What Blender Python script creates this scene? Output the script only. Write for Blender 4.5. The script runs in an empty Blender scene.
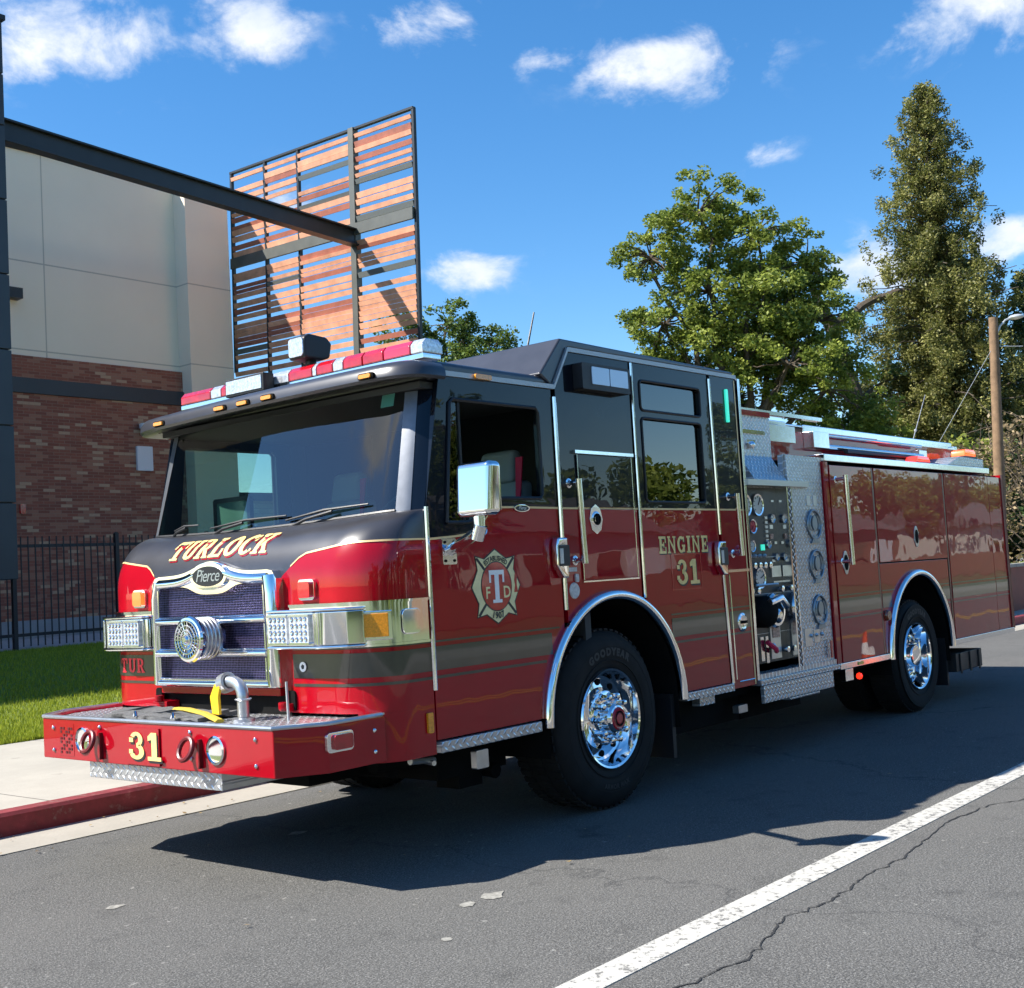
import bpy, bmesh, math, random
import numpy as np
from mathutils import Vector, Matrix
from mathutils.geometry import tessellate_polygon
from mathutils.bvhtree import BVHTree
random.seed(7); RNG = np.random.default_rng(7)
R = math.radians; PI = math.pi
scene = bpy.context.scene
COL = bpy.data.collections.new("fire_engine_scene"); scene.collection.children.link(COL)

# ------------------------------------------------------------------ materials
def new_mat(name):
    m = bpy.data.materials.new(name); m.use_nodes = True
    nt = m.node_tree; return m, nt, nt.nodes["Principled BSDF"]
def N(nt, kind, **kw):
    n = nt.nodes.new(kind)
    for k, v in kw.items():
        if k in n.inputs.keys(): n.inputs[k].default_value = v
        else: setattr(n, k, v)
    return n
def link(nt, a, b): nt.links.new(a, b)
def mth(nt, op, a, b=None, c=None):
    n = nt.nodes.new("ShaderNodeMath"); n.operation = op
    for i, v in enumerate((a, b, c)):
        if v is None: continue
        if isinstance(v, (int, float)): n.inputs[i].default_value = v
        else: nt.links.new(v, n.inputs[i])
    return n.outputs[0]
def vcoord(nt, kind="Object"):
    return nt.nodes.new("ShaderNodeTexCoord").outputs[kind]
def noise(nt, vec, scale, detail=4, rough=.55, out="Fac"):
    n = nt.nodes.new("ShaderNodeTexNoise"); n.inputs["Scale"].default_value = scale
    n.inputs["Detail"].default_value = detail; n.inputs["Roughness"].default_value = rough
    if vec is not None: nt.links.new(vec, n.inputs["Vector"])
    return n.outputs[out]
def ramp(nt, fac, stops, interp='LINEAR'):
    n = nt.nodes.new("ShaderNodeValToRGB"); cr = n.color_ramp; cr.interpolation = interp
    while len(cr.elements) > 1: cr.elements.remove(cr.elements[-1])
    cr.elements[0].position = stops[0][0]; cr.elements[0].color = (*stops[0][1], 1)
    for p_, c_ in stops[1:]:
        e = cr.elements.new(p_); e.color = (*c_, 1)
    nt.links.new(fac, n.inputs[0]); return n.outputs[0]
def mixc(nt, fac, a, b, blend='MIX'):
    n = nt.nodes.new("ShaderNodeMix"); n.data_type = 'RGBA'; n.blend_type = blend
    for idx, v in ((0, fac), (6, a), (7, b)):
        if isinstance(v, (int, float)): n.inputs[idx].default_value = v
        elif isinstance(v, tuple): n.inputs[idx].default_value = (*v, 1)
        else: nt.links.new(v, n.inputs[idx])
    return n.outputs[2]
def bump(nt, bsdf, h, strength=.3, dist=.01):
    b = nt.nodes.new("ShaderNodeBump"); b.inputs["Strength"].default_value = strength
    b.inputs["Distance"].default_value = dist
    nt.links.new(h, b.inputs["Height"]); nt.links.new(b.outputs[0], bsdf.inputs["Normal"])
    return b
def mk(name, col, rough=.5, metal=0., coat=0., emis=None, estr=0., var=0., vscale=6, bmp=0., bscale=60, spec=.5, coatr=.03):
    m, nt, b = new_mat(name)
    b.inputs["Base Color"].default_value = (*col, 1); b.inputs["Roughness"].default_value = rough
    b.inputs["Metallic"].default_value = metal; b.inputs["Specular IOR Level"].default_value = spec
    b.inputs["Coat Weight"].default_value = coat; b.inputs["Coat Roughness"].default_value = coatr
    if emis: b.inputs["Emission Color"].default_value = (*emis, 1); b.inputs["Emission Strength"].default_value = estr
    if var or bmp:
        v = vcoord(nt)
    if var:
        f = noise(nt, v, vscale, 6, .6)
        lo = tuple(c*(1-var) for c in col); hi = tuple(min(1, c*(1+var)) for c in col)
        link(nt, ramp(nt, f, [(.3, lo), (.7, hi)]), b.inputs["Base Color"])
    if bmp: bump(nt, b, noise(nt, v, bscale, 3), bmp, .004)
    return m
def paint(name, col, rough=.35, ior=1.45):
    m, nt, b = new_mat(name)
    v = vcoord(nt)
    b.inputs["Roughness"].default_value = rough
    b.inputs["Coat Weight"].default_value = 1; b.inputs["Coat Roughness"].default_value = .02; b.inputs["Coat IOR"].default_value = ior; b.inputs["Specular IOR Level"].default_value = .05
    f = noise(nt, v, 3.0, 6, .65)
    link(nt, ramp(nt, f, [(.3, tuple(c*.9 for c in col)), (.75, tuple(min(1, c*1.08) for c in col))]), b.inputs["Base Color"])
    # faint panel waviness in the clear coat + dust in roughness
    w = nt.nodes.new("ShaderNodeBump"); w.inputs["Strength"].default_value = .13; w.inputs["Distance"].default_value = .02
    link(nt, noise(nt, v, 2.2, 2, .4), w.inputs["Height"]); link(nt, w.outputs[0], b.inputs["Coat Normal"])
    d = noise(nt, v, 9, 8, .7)
    link(nt, mth(nt, 'MULTIPLY', mth(nt, 'MAXIMUM', mth(nt, 'SUBTRACT', d, .55), 0), .10), b.inputs["Coat Roughness"])
    return m
def diamond(name, ax, s=.056, base=(.50, .51, .52), rough=.25, strength=1.0):
    m, nt, b = new_mat(name)
    sep = nt.nodes.new("ShaderNodeSeparateXYZ"); link(nt, vcoord(nt), sep.inputs[0])
    u = sep.outputs["XYZ".index(ax[0])]; v = sep.outputs["XYZ".index(ax[1])]
    a = mth(nt, 'MULTIPLY', mth(nt, 'ADD', u, v), 1/s); c = mth(nt, 'MULTIPLY', mth(nt, 'SUBTRACT', u, v), 1/s)
    fa = mth(nt, 'SUBTRACT', mth(nt, 'FRACT', a), .5); fb = mth(nt, 'SUBTRACT', mth(nt, 'FRACT', c), .5)
    par = mth(nt, 'FLOORED_MODULO', mth(nt, 'ADD', mth(nt, 'FLOOR', a), mth(nt, 'FLOOR', c)), 2.0)
    def ell(p, q):
        e = mth(nt, 'ADD', mth(nt, 'POWER', mth(nt, 'ABSOLUTE', mth(nt, 'DIVIDE', p, .5)), 2.), mth(nt, 'POWER', mth(nt, 'ABSOLUTE', mth(nt, 'DIVIDE', q, .20)), 2.))
        return mth(nt, 'MAXIMUM', mth(nt, 'SUBTRACT', 1., e), 0.)
    h = mth(nt, 'ADD', mth(nt, 'MULTIPLY', ell(fa, fb), mth(nt, 'SUBTRACT', 1., par)), mth(nt, 'MULTIPLY', ell(fb, fa), par))
    f = noise(nt, vcoord(nt), 12, 5, .6)
    col = ramp(nt, f, [(.3, tuple(x*.8 for x in base)), (.7, base)])
    link(nt, mixc(nt, mth(nt, 'MULTIPLY', mth(nt, 'MINIMUM', mth(nt, 'MULTIPLY', h, 4), 1), .85), col, (.90, .91, .93)), b.inputs["Base Color"])  # raised bars coloured paler, a painted highlight where reflections show too little
    b.inputs["Metallic"].default_value = .65; b.inputs["Roughness"].default_value = rough
    bump(nt, b, h, strength, .006)
    return m
def glass(name, tint, gloss=.06, ior=1.5):
    m = bpy.data.materials.new(name); m.use_nodes = True; nt = m.node_tree; nt.nodes.clear()
    o = nt.nodes.new("ShaderNodeOutputMaterial"); t = nt.nodes.new("ShaderNodeBsdfTransparent"); t.inputs[0].default_value = (*tint, 1)
    g = nt.nodes.new("ShaderNodeBsdfGlossy"); g.inputs["Roughness"].default_value = .0; g.inputs[0].default_value = (1, 1, 1, 1)
    fr = nt.nodes.new("ShaderNodeFresnel"); fr.inputs["IOR"].default_value = ior
    f = mth(nt, 'MINIMUM', mth(nt, 'ADD', mth(nt, 'MULTIPLY', fr.outputs[0], 1.0), gloss), 1.)
    mx = nt.nodes.new("ShaderNodeMixShader"); link(nt, f, mx.inputs[0]); link(nt, t.outputs[0], mx.inputs[1]); link(nt, g.outputs[0], mx.inputs[2])
    link(nt, mx.outputs[0], o.inputs[0]); return m
def leafmat(name, c0, c1, trans=.35):
    m = bpy.data.materials.new(name); m.use_nodes = True; nt = m.node_tree; nt.nodes.clear()
    o = nt.nodes.new("ShaderNodeOutputMaterial")
    at = nt.nodes.new("ShaderNodeAttribute"); at.attribute_name = "rnd"
    c = ramp(nt, at.outputs["Fac"], [(0, c0), (1, c1)])
    d = nt.nodes.new("ShaderNodeBsdfPrincipled"); link(nt, c, d.inputs["Base Color"]); d.inputs["Roughness"].default_value = .55; d.inputs["Specular IOR Level"].default_value = .3
    t = nt.nodes.new("ShaderNodeBsdfTranslucent"); link(nt, mixc(nt, .5, c, (.12, .16, .02)), t.inputs[0])
    mx = nt.nodes.new("ShaderNodeMixShader"); mx.inputs[0].default_value = trans
    link(nt, d.outputs[0], mx.inputs[1]); link(nt, t.outputs[0], mx.inputs[2]); link(nt, mx.outputs[0], o.inputs[0]); return m

M = {}
M['red'] = paint('fire_red_paint', (.33, .001, .009))
M['black'] = paint('blue_black_paint', (.002, .004, .009), ior=1.38)
M['hood'] = mk('satin_black_hood', (.030, .030, .036), .33, 0, .5, var=.2, coatr=.2)
M['stripe'] = mk('dark_reflective_stripe', (.05, .046, .038), .3, .3, .6, var=.15)
M['gold'] = mk('gold_leaf', (.86, .62, .22), .4, 0., .5, var=.15, vscale=40)
M['goldline'] = mk('gold_line', (.72, .50, .24), .35, .2)
M['cream'] = mk('badge_cream', (.80, .70, .36), .4, 0, .3, var=.1, vscale=30)
M['white'] = mk('white_vinyl', (.85, .84, .82), .4)
M['chrome'] = mk('chrome', (.86, .87, .89), .06, 1.)
M['alum'] = mk('polished_aluminium', (.80, .81, .83), .12, 1., var=.06, vscale=20)
M['brushed'] = mk('brushed_trim', (.55, .56, .57), .32, .9, var=.1, vscale=14)
M['trim'] = mk('light_grey_trim', (.42, .43, .44), .4, .5)
M['pd_xz'] = diamond('diamond_plate_side', "XZ"); M['pd_yz'] = diamond('diamond_plate_front', "YZ"); M['pd_xy'] = diamond('diamond_plate_top', "XY")
M['pillargrey'] = mk('grey_pillar_metal', (.16, .17, .19), .38, .6, var=.1, vscale=20)
M['rubber'] = mk('tyre_rubber', (.012, .012, .012), .75, spec=.25, var=.25, vscale=8, bmp=.1, bscale=90)
M['blackplastic'] = mk('black_plastic', (.014, .014, .016), .45, bmp=.15)
M['darkmetal'] = mk('dark_chassis_metal', (.007, .007, .007), .8, 0., var=.3, spec=.08)
M['interior'] = mk('cab_interior_vinyl', (.035, .038, .040), .7, bmp=.2)
M['seat'] = mk('grey_seat_cloth', (.26, .29, .28), .8, bmp=.4, bscale=120)
M['belt'] = mk('red_belt', (.55, .01, .06), .6)
M['panelblack'] = mk('pump_panel_black', (.013, .015, .018), .38, bmp=.1)
M['gauge'] = mk('gauge_face', (.55, .56, .52), .3, 0, .6)
M['redlens'] = mk('red_lens', (.42, .004, .012), .2, 0, 1., bmp=.35, bscale=38, var=.25, vscale=14)
M['redlit'] = mk('red_lens_lit', (.8, .02, .01), .15, 0, 1., (1, .03, .01), 1.0)
M['orangelit'] = mk('orange_lens_lit', (.9, .1, .02), .15, 0, 1., (1, .12, .02), .9)
M['amber'] = mk('amber_lens', (.75, .27, .012), .18, 0, 1., var=.25, vscale=120)
M['yellowlens'] = mk('yellow_lens', (.9, .50, .05), .2, 0, 1.)
M['whitelens'] = mk('clear_lens', (.60, .62, .66), .12, .45, 1., var=.35, vscale=70, bmp=.8, bscale=45)
M['cyanlens'] = mk('cyan_lens', (.05, .55, .42), .2, 0, .6, (.05, .9, .65), .35)
M['pink'] = mk('pink_lens', (.50, .02, .06), .2, 0, 1.)
M['screen'] = mk('tablet_back', (.02, .025, .03), .35)
M['yellowhandle'] = mk('yellow_handle', (.85, .52, .01), .4, 0, .4)
M['hose'] = mk('grey_hose_cloth', (.10, .10, .10), .85, bmp=.6, bscale=90, var=.25, vscale=30)
M['hosey'] = mk('yellow_hose_cloth', (.45, .32, .03), .85, bmp=.5, bscale=90)
M['hubred'] = mk('hub_red', (.45, .01, .03), .3, 0, .8)
M['sticker'] = mk('pale_sticker', (.55, .52, .50), .5, var=.3, vscale=60)
M['greenst'] = mk('green_sticker', (.25, .52, .44), .5)
M['windshield'] = glass('windshield_glass', (.70, .90, .82), .055)
M['sideglass'] = glass('clear_side_glass', (.78, .86, .83), .01)
M['tinted'] = glass('tinted_glass', (.05, .06, .06), .05, 1.6)
# honeycomb grille mesh; purple-blue tint paints the sky's reflection into its colour
m, nt, b = new_mat('grille_mesh'); v = vcoord(nt)
vo = nt.nodes.new("ShaderNodeTexVoronoi"); vo.inputs["Scale"].default_value = 75; vo.inputs["Randomness"].default_value = .12; link(nt, v, vo.inputs["Vector"])
link(nt, ramp(nt, vo.outputs["Distance"], [(.30, (.004, .004, .006)), (.42, (.06, .05, .11)), (.6, (.15, .125, .27))]), b.inputs["Base Color"])
b.inputs["Metallic"].default_value = .8; b.inputs["Roughness"].default_value = .3; bump(nt, b, vo.outputs["Distance"], .6, .004); M['mesh'] = m

# asphalt
def asphalt():
    m, nt, b = new_mat('asphalt'); v = vcoord(nt)
    fine = noise(nt, v, 110, 2, .8); grit = noise(nt, v, 38, 5, .75); big = noise(nt, v, .45, 6, .6); mid = noise(nt, v, 4, 7, .7)
    c = ramp(nt, fine, [(.34, (.040, .040, .039)), (.50, (.108, .106, .100)), (.66, (.27, .263, .245))])
    c = mixc(nt, ramp(nt, grit, [(.45, (0, 0, 0)), (.62, (.6, .6, .6))]), c, (.052, .051, .048))
    c = mixc(nt, ramp(nt, big, [(.35, (0, 0, 0)), (.7, (.8, .8, .8))]), c, mixc(nt, .5, c, (.155, .150, .139)))
    c = mixc(nt, ramp(nt, mid, [(.54, (0, 0, 0)), (.72, (.45, .45, .45))]), c, (.045, .045, .044))
    # tyre tracks worn along the lane and pale dust
    mp = nt.nodes.new("ShaderNodeMapping"); mp.inputs["Scale"].default_value = (.12, 1.6, 1); link(nt, v, mp.inputs[0])
    tr = noise(nt, mp.outputs[0], 1.2, 5, .6); c = mixc(nt, ramp(nt, tr, [(.5, (0, 0, 0)), (.68, (.4, .4, .4))]), c, (.135, .130, .120))
    sp = noise(nt, v, 17, 2, .5); c = mixc(nt, ramp(nt, sp, [(.70, (0, 0, 0)), (.75, (.6, .6, .6))]), c, (.34, .33, .30))
    oil = noise(nt, v, 1.1, 4, .6); c = mixc(nt, ramp(nt, oil, [(.66, (0, 0, 0)), (.74, (.55, .55, .55))]), c, (.025, .025, .025))
    vo = nt.nodes.new("ShaderNodeTexVoronoi"); vo.feature = 'DISTANCE_TO_EDGE'; vo.inputs["Scale"].default_value = .16
    dist = nt.nodes.new("ShaderNodeVectorMath"); dist.operation = 'MULTIPLY_ADD'
    nz = nt.nodes.new("ShaderNodeTexNoise"); nz.inputs["Scale"].default_value = 1.3; nz.inputs["Detail"].default_value = 9; nz.inputs["Roughness"].default_value = .62; link(nt, v, nz.inputs["Vector"])
    link(nt, nz.outputs["Color"], dist.inputs[0]); dist.inputs[1].default_value = (1.6, 1.6, 0); link(nt, v, dist.inputs[2])
    link(nt, dist.outputs[0], vo.inputs["Vector"])
    cr = ramp(nt, vo.outputs["Distance"], [(.0006, (.6, .6, .6)), (.0015, (0, 0, 0))])
    c = mixc(nt, cr, c, (.045, .045, .045))
    link(nt, c, b.inputs["Base Color"]); b.inputs["Roughness"].default_value = .9; b.inputs["Specular IOR Level"].default_value = .2
    bump(nt, b, mth(nt, 'ADD', fine, mth(nt, 'MULTIPLY', grit, .6)), .9, .008); return m
M['asphalt'] = asphalt()
def concrete(name, col, joint=None):
    m, nt, b = new_mat(name); v = vcoord(nt)
    f = noise(nt, v, 1.6, 8, .65); g = noise(nt, v, 60, 4, .6)
    c = ramp(nt, f, [(.3, tuple(x*.80 for x in col)), (.7, col)])
    c = mixc(nt, ramp(nt, g, [(.35, (.3, .3, .3)), (.55, (0, 0, 0))]), c, tuple(x*.7 for x in col))
    st = noise(nt, v, 5, 3, .6); c = mixc(nt, ramp(nt, st, [(.68, (0, 0, 0)), (.74, (.5, .5, .5))]), c, tuple(x*.55 for x in col))
    if joint:
        sep = nt.nodes.new("ShaderNodeSeparateXYZ"); link(nt, v, sep.inputs[0])
        fx = mth(nt, 'ABSOLUTE', mth(nt, 'SUBTRACT', mth(nt, 'FRACT', mth(nt, 'DIVIDE', mth(nt, 'ADD', sep.outputs[0], 50.3), joint)), .5))
        c = mixc(nt, mth(nt, 'LESS_THAN', fx, .004), c, tuple(x*.3 for x in col))
    link(nt, c, b.inputs["Base Color"]); b.inputs["Roughness"].default_value = .85; bump(nt, b, g, .3, .004); return m
M['sidewalk'] = concrete('sidewalk_concrete', (.40, .370, .31), 1.83)
M['gutter'] = concrete('gutter_concrete', (.36, .33, .275), 3.0)
M['pad'] = concrete('grey_concrete', (.33, .34, .35), 3.0)
m, nt, b = new_mat('red_curb_paint'); v = vcoord(nt)
f = noise(nt, v, 7, 8, .7); link(nt, ramp(nt, f, [(.34, (.22, .12, .10)), (.43, (.17, .025, .025)), (.6, (.235, .03, .035)), (.72, (.33, .10, .09))]), b.inputs["Base Color"]); b.inputs["Roughness"].default_value = .7; bump(nt, b, noise(nt, v, 50, 4), .4, .005); M['curbred'] = m
m, nt, b = new_mat('worn_white_line'); v = vcoord(nt)
f = noise(nt, v, 26, 6, .75); g = noise(nt, v, 3, 4, .6)
f2 = mth(nt, 'ADD', f, mth(nt, 'MULTIPLY', g, .25))
link(nt, ramp(nt, f2, [(.535, (.14, .135, .125)), (.575, (.40, .385, .345)), (.75, (.48, .465, .42))]), b.inputs["Base Color"]); b.inputs["Roughness"].default_value = .75; bump(nt, b, noise(nt, v, 120, 3), .5, .004); M['line'] = m
m, nt, b = new_mat('lawn_soil'); v = vcoord(nt)
link(nt, ramp(nt, noise(nt, v, 14, 6, .7), [(.3, (.09, .13, .012)), (.7, (.17, .22, .02))]), b.inputs["Base Color"]); b.inputs["Roughness"].default_value = .9; bump(nt, b, noise(nt, v, 60, 4), 1, .03); M['lawn'] = m
m, nt, b = new_mat('far_ground'); v = vcoord(nt)
link(nt, ramp(nt, noise(nt, v, .3, 6, .7), [(.3, (.05, .08, .02)), (.7, (.11, .13, .05))]), b.inputs["Base Color"]); b.inputs["Roughness"].default_value = .95; M['farground'] = m
def brick(name, cols, mortar, bw, bh, ax="XZ", light=(.54, .34, .21)):
    m, nt, b = new_mat(name); v = vcoord(nt); sep = nt.nodes.new("ShaderNodeSeparateXYZ"); link(nt, v, sep.inputs[0])
    u = sep.outputs["XYZ".index(ax[0])]; w = sep.outputs["XYZ".index(ax[1])]
    row = mth(nt, 'FLOOR', mth(nt, 'DIVIDE', w, bh)); fr = mth(nt, 'FRACT', mth(nt, 'DIVIDE', w, bh))
    uu = mth(nt, 'ADD', mth(nt, 'DIVIDE', u, bw), mth(nt, 'MULTIPLY', mth(nt, 'FLOORED_MODULO', row, 2.), .5))
    cl = mth(nt, 'FLOOR', uu); fc = mth(nt, 'FRACT', uu)
    cb = nt.nodes.new("ShaderNodeCombineXYZ"); link(nt, cl, cb.inputs[0]); link(nt, row, cb.inputs[1])
    wn = nt.nodes.new("ShaderNodeTexWhiteNoise"); wn.noise_dimensions = '2D'; link(nt, cb.outputs[0], wn.inputs["Vector"])
    c = ramp(nt, wn.outputs["Value"], [(0, cols[0]), (.35, cols[1]), (.62, cols[2]), (.905, light)], 'CONSTANT')
    c = mixc(nt, noise(nt, v, 30, 4), c, mixc(nt, .3, c, (.02, .01, .01)))
    mo = mth(nt, 'MAXIMUM', mth(nt, 'LESS_THAN', fr, .11), mth(nt, 'LESS_THAN', fc, .035))
    link(nt, mixc(nt, mo, c, mortar), b.inputs["Base Color"]); b.inputs["Roughness"].default_value = .85
    bump(nt, b, mth(nt, 'SUBTRACT', 1., mo), .5, .008); return m
M['brick'] = brick('dark_red_brick', [(.33, .11, .066), (.39, .17, .105), (.27, .09, .056)], (.30, .19, .13), .32, .080)
M['block'] = brick('pale_block', [(.42, .36, .20), (.46, .40, .24), (.38, .33, .18)], (.26, .22, .14), .4, .2, light=(.5, .44, .28))
def stucco(name, col, vx=None, hz=()):
    m, nt, b = new_mat(name); v = vcoord(nt)
    c = ramp(nt, noise(nt, v, .35, 5, .6), [(.3, tuple(x*.93 for x in col)), (.7, col)])
    sep = nt.nodes.new("ShaderNodeSeparateXYZ"); link(nt, v, sep.inputs[0])
    for z in hz: c = mixc(nt, mth(nt, 'LESS_THAN', mth(nt, 'ABSOLUTE', mth(nt, 'SUBTRACT', sep.outputs[2], z)), .018), c, tuple(x*.6 for x in col))
    if vx is not None: c = mixc(nt, mth(nt, 'LESS_THAN', mth(nt, 'ABSOLUTE', mth(nt, 'SUBTRACT', sep.outputs[0], vx)), .018), c, tuple(x*.6 for x in col))
    link(nt, c, b.inputs["Base Color"]); b.inputs["Roughness"].default_value = .9
    bump(nt, b, noise(nt, v, 25, 4), .2, .01); return m
M['stucco'] = stucco('beige_stucco', (.90, .78, .61), 12.45, (10.35, 8.02))
M['band'] = mk('dark_teal_metal_band', (.030, .042, .050), .5, .2, var=.1, vscale=1)
M['steel'] = mk('dark_painted_steel', (.022, .026, .030), .42, .3, var=.15, vscale=3)
M['fencesteel'] = mk('black_fence_steel', (.010, .012, .018), .45, .2)
M['charcoal'] = mk('charcoal_metal_panel', (.045, .053, .062), .45, .5, var=.12, vscale=.8)
M['greysteel'] = mk('grey_green_steel', (.10, .105, .095), .5, .4, var=.12, vscale=3)
M['slat1'] = mk('orange_wood_slat', (.66, .32, .19), .55, var=.22, vscale=3)
M['slat2'] = mk('red_wood_slat', (.36, .12, .075), .55, var=.2, vscale=3)
M['slat3'] = mk('grey_slat', (.14, .15, .14), .5, .3)
M['bark'] = mk('bark', (.085, .065, .045), .9, var=.4, vscale=12, bmp=.8, bscale=25)
M['pole'] = mk('weathered_wood_pole', (.20, .125, .07), .85, var=.35, vscale=5, bmp=.6, bscale=20)
M['leaf_d'] = leafmat('oak_leaves', (.07, .12, .02), (.42, .47, .09), .45)
M['leaf_y'] = leafmat('pale_leaves', (.17, .23, .035), (.42, .46, .09), .45)
M['leaf_c'] = leafmat('conifer_needles', (.06, .066, .018), (.34, .32, .10), .35)
M['leaf_k'] = leafmat('dark_conifer_needles', (.022, .045, .018), (.085, .14, .04), .25)
M['leaf_b'] = leafmat('brown_shrub_twigs', (.13, .09, .05), (.42, .32, .18), .3)
M['leaf_e'] = leafmat('cedar_needles', (.03, .06, .015), (.19, .27, .05), .35)
M['grass'] = leafmat('grass_blades', (.16, .22, .01), (.48, .52, .05), .5)
M['cone'] = mk('cone_orange', (.75, .09, .02), .5)
M['lampglass'] = mk('street_lamp_grey', (.5, .52, .53), .4, .4)
M['wallred'] = mk('dark_red_wall_paint', (.20, .03, .02), .5, var=.3, vscale=2)
M['housewall'] = mk('pale_house_wall', (.55, .52, .46), .9, var=.08)
M['housered'] = mk('brown_house_wall', (.22, .13, .08), .9, var=.1)
M['roof'] = mk('grey_shingle_roof', (.12, .11, .10), .9, var=.3, vscale=4)
M['signwhite'] = mk('white_panel', (.7, .7, .72), .5)

# ------------------------------------------------------------------ mesh helpers
class MB:
    def __init__(s): s.v = []; s.f = []; s.m = []
    def add(s, vs, fs, mi=0):
        n = len(s.v); s.v += [tuple(q) for q in vs]; s.f += [tuple(i+n for i in f) for f in fs]; s.m += [mi]*len(fs); return s
    def box(s, x0, x1, y0, y1, z0, z1, mi=0):
        if x0 > x1: x0, x1 = x1, x0
        if y0 > y1: y0, y1 = y1, y0
        if z0 > z1: z0, z1 = z1, z0
        return s.add([(x0,y0,z0),(x1,y0,z0),(x1,y1,z0),(x0,y1,z0),(x0,y0,z1),(x1,y0,z1),(x1,y1,z1),(x0,y1,z1)],
              [(3,2,1,0),(4,5,6,7),(0,1,5,4),(1,2,6,5),(2,3,7,6),(3,0,4,7)], mi)
    def hexa(s, b4, t4, mi=0):   # bottom 4 (ccw from above), top 4
        return s.add(list(b4)+list(t4), [(3,2,1,0),(4,5,6,7),(0,1,5,4),(1,2,6,5),(2,3,7,6),(3,0,4,7)], mi)
    def tube(s, pts, r, n=10, mi=0, cap=True, sy=1.):
        pts = [Vector(q) for q in pts]; rs = r if isinstance(r, (list, tuple)) else [r]*len(pts)
        rings = []; up = None
        for i, q in enumerate(pts):
            d = (pts[min(i+1, len(pts)-1)] - pts[max(i-1, 0)])
            if d.length < 1e-9: d = Vector((0,0,1))
            d.normalize()
            if up is None: up = Vector((0,0,1)) if abs(d.z) < .9 else Vector((1,0,0))
            a = d.cross(up); a.normalize(); bb = a.cross(d); up = bb
            rings.append([q + (a*math.cos(t)*sy + bb*math.sin(t))*rs[i] for t in [2*PI*k/n for k in range(n)]])
        base = len(s.v)
        for rg in rings: s.v += [tuple(q) for q in rg]
        for i in range(len(rings)-1):
            for k in range(n):
                s.f.append((base+i*n+k, base+(i+1)*n+k, base+(i+1)*n+(k+1)%n, base+i*n+(k+1)%n)[::-1]); s.m.append(mi)
        if cap:
            s.f.append(tuple(base+k for k in range(n))); s.m.append(mi)
            s.f.append(tuple(base+(len(rings)-1)*n+k for k in reversed(range(n)))); s.m.append(mi)
        return s
    def lathe(s, prof, o, axis=(0,-1,0), n=48, mi=0, mis=None):
        o = Vector(o); ax = Vector(axis).normalized(); a = ax.orthogonal().normalized(); bb = ax.cross(a)
        base = len(s.v)
        for (r, h) in prof:
            for k in range(n):
                t = 2*PI*k/n; s.v.append(tuple(o + ax*h + (a*math.cos(t)+bb*math.sin(t))*r))
        for i in range(len(prof)-1):
            for k in range(n):
                s.f.append((base+i*n+k, base+i*n+(k+1)%n, base+(i+1)*n+(k+1)%n, base+(i+1)*n+k)); s.m.append(mis[i] if mis else mi)
        return s
    def prism(s, loops, axis, a, b2, mi=0):
        """2-D loops (first outer, others holes) extruded along axis from a to b2"""
        if not isinstance(loops[0][0], (tuple, list)): loops = [loops]
        def P(q, h):
            return (h, q[0], q[1]) if axis == 'x' else ((q[0], h, q[1]) if axis == 'y' else (q[0], q[1], h))
        flat = [q for l in loops for q in l]
        tris = tessellate_polygon([[Vector((q[0], q[1], 0)) for q in l] for l in loops])
        n = len(flat); base = len(s.v)
        s.v += [P(q, a) for q in flat] + [P(q, b2) for q in flat]
        for t in tris:
            s.f.append(tuple(base+i for i in t)); s.m.append(mi); s.f.append(tuple(base+n+i for i in reversed(t))); s.m.append(mi)
        off = 0
        for l in loops:
            k = len(l)
            for i in range(k):
                j = (i+1) % k; s.f.append((base+off+i, base+off+j, base+n+off+j, base+n+off+i)); s.m.append(mi)
            off += k
        return s
    def ball(s, c, r, n=12, mi=0, sc=(1,1,1)):
        base = len(s.v); m_ = n//2
        for i in range(m_+1):
            th = PI*i/m_
            for k in range(n):
                ph = 2*PI*k/n
                s.v.append((c[0]+r*sc[0]*math.sin(th)*math.cos(ph), c[1]+r*sc[1]*math.sin(th)*math.sin(ph), c[2]+r*sc[2]*math.cos(th)))
        for i in range(m_):
            for k in range(n):
                s.f.append((base+i*n+k, base+(i+1)*n+k, base+(i+1)*n+(k+1)%n, base+i*n+(k+1)%n)); s.m.append(mi)
        return s
    def split(s, name, mats, parent=None, **kw):
        par = list(range(len(s.v)))
        def find(a):
            while par[a] != a: par[a] = par[par[a]]; a = par[a]
            return a
        key = {}
        for i, q in enumerate(s.v):
            k = tuple(round(c, 4) for c in q)
            if k in key: par[find(i)] = find(key[k])
            else: key[k] = i
        for f in s.f:
            for i in f[1:]: par[find(i)] = find(f[0])
        groups = {}
        for f, m_ in zip(s.f, s.m): groups.setdefault(find(f[0]), []).append((f, m_))
        out = []
        for g in groups.values():
            n = MB(); ids = {}
            for f, m_ in g:
                nf = []
                for i in f:
                    if i not in ids: ids[i] = len(n.v); n.v.append(s.v[i])
                    nf.append(ids[i])
                n.f.append(tuple(nf)); n.m.append(m_)
            out.append(n.build(name, mats, parent, **kw))
        return out
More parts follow.
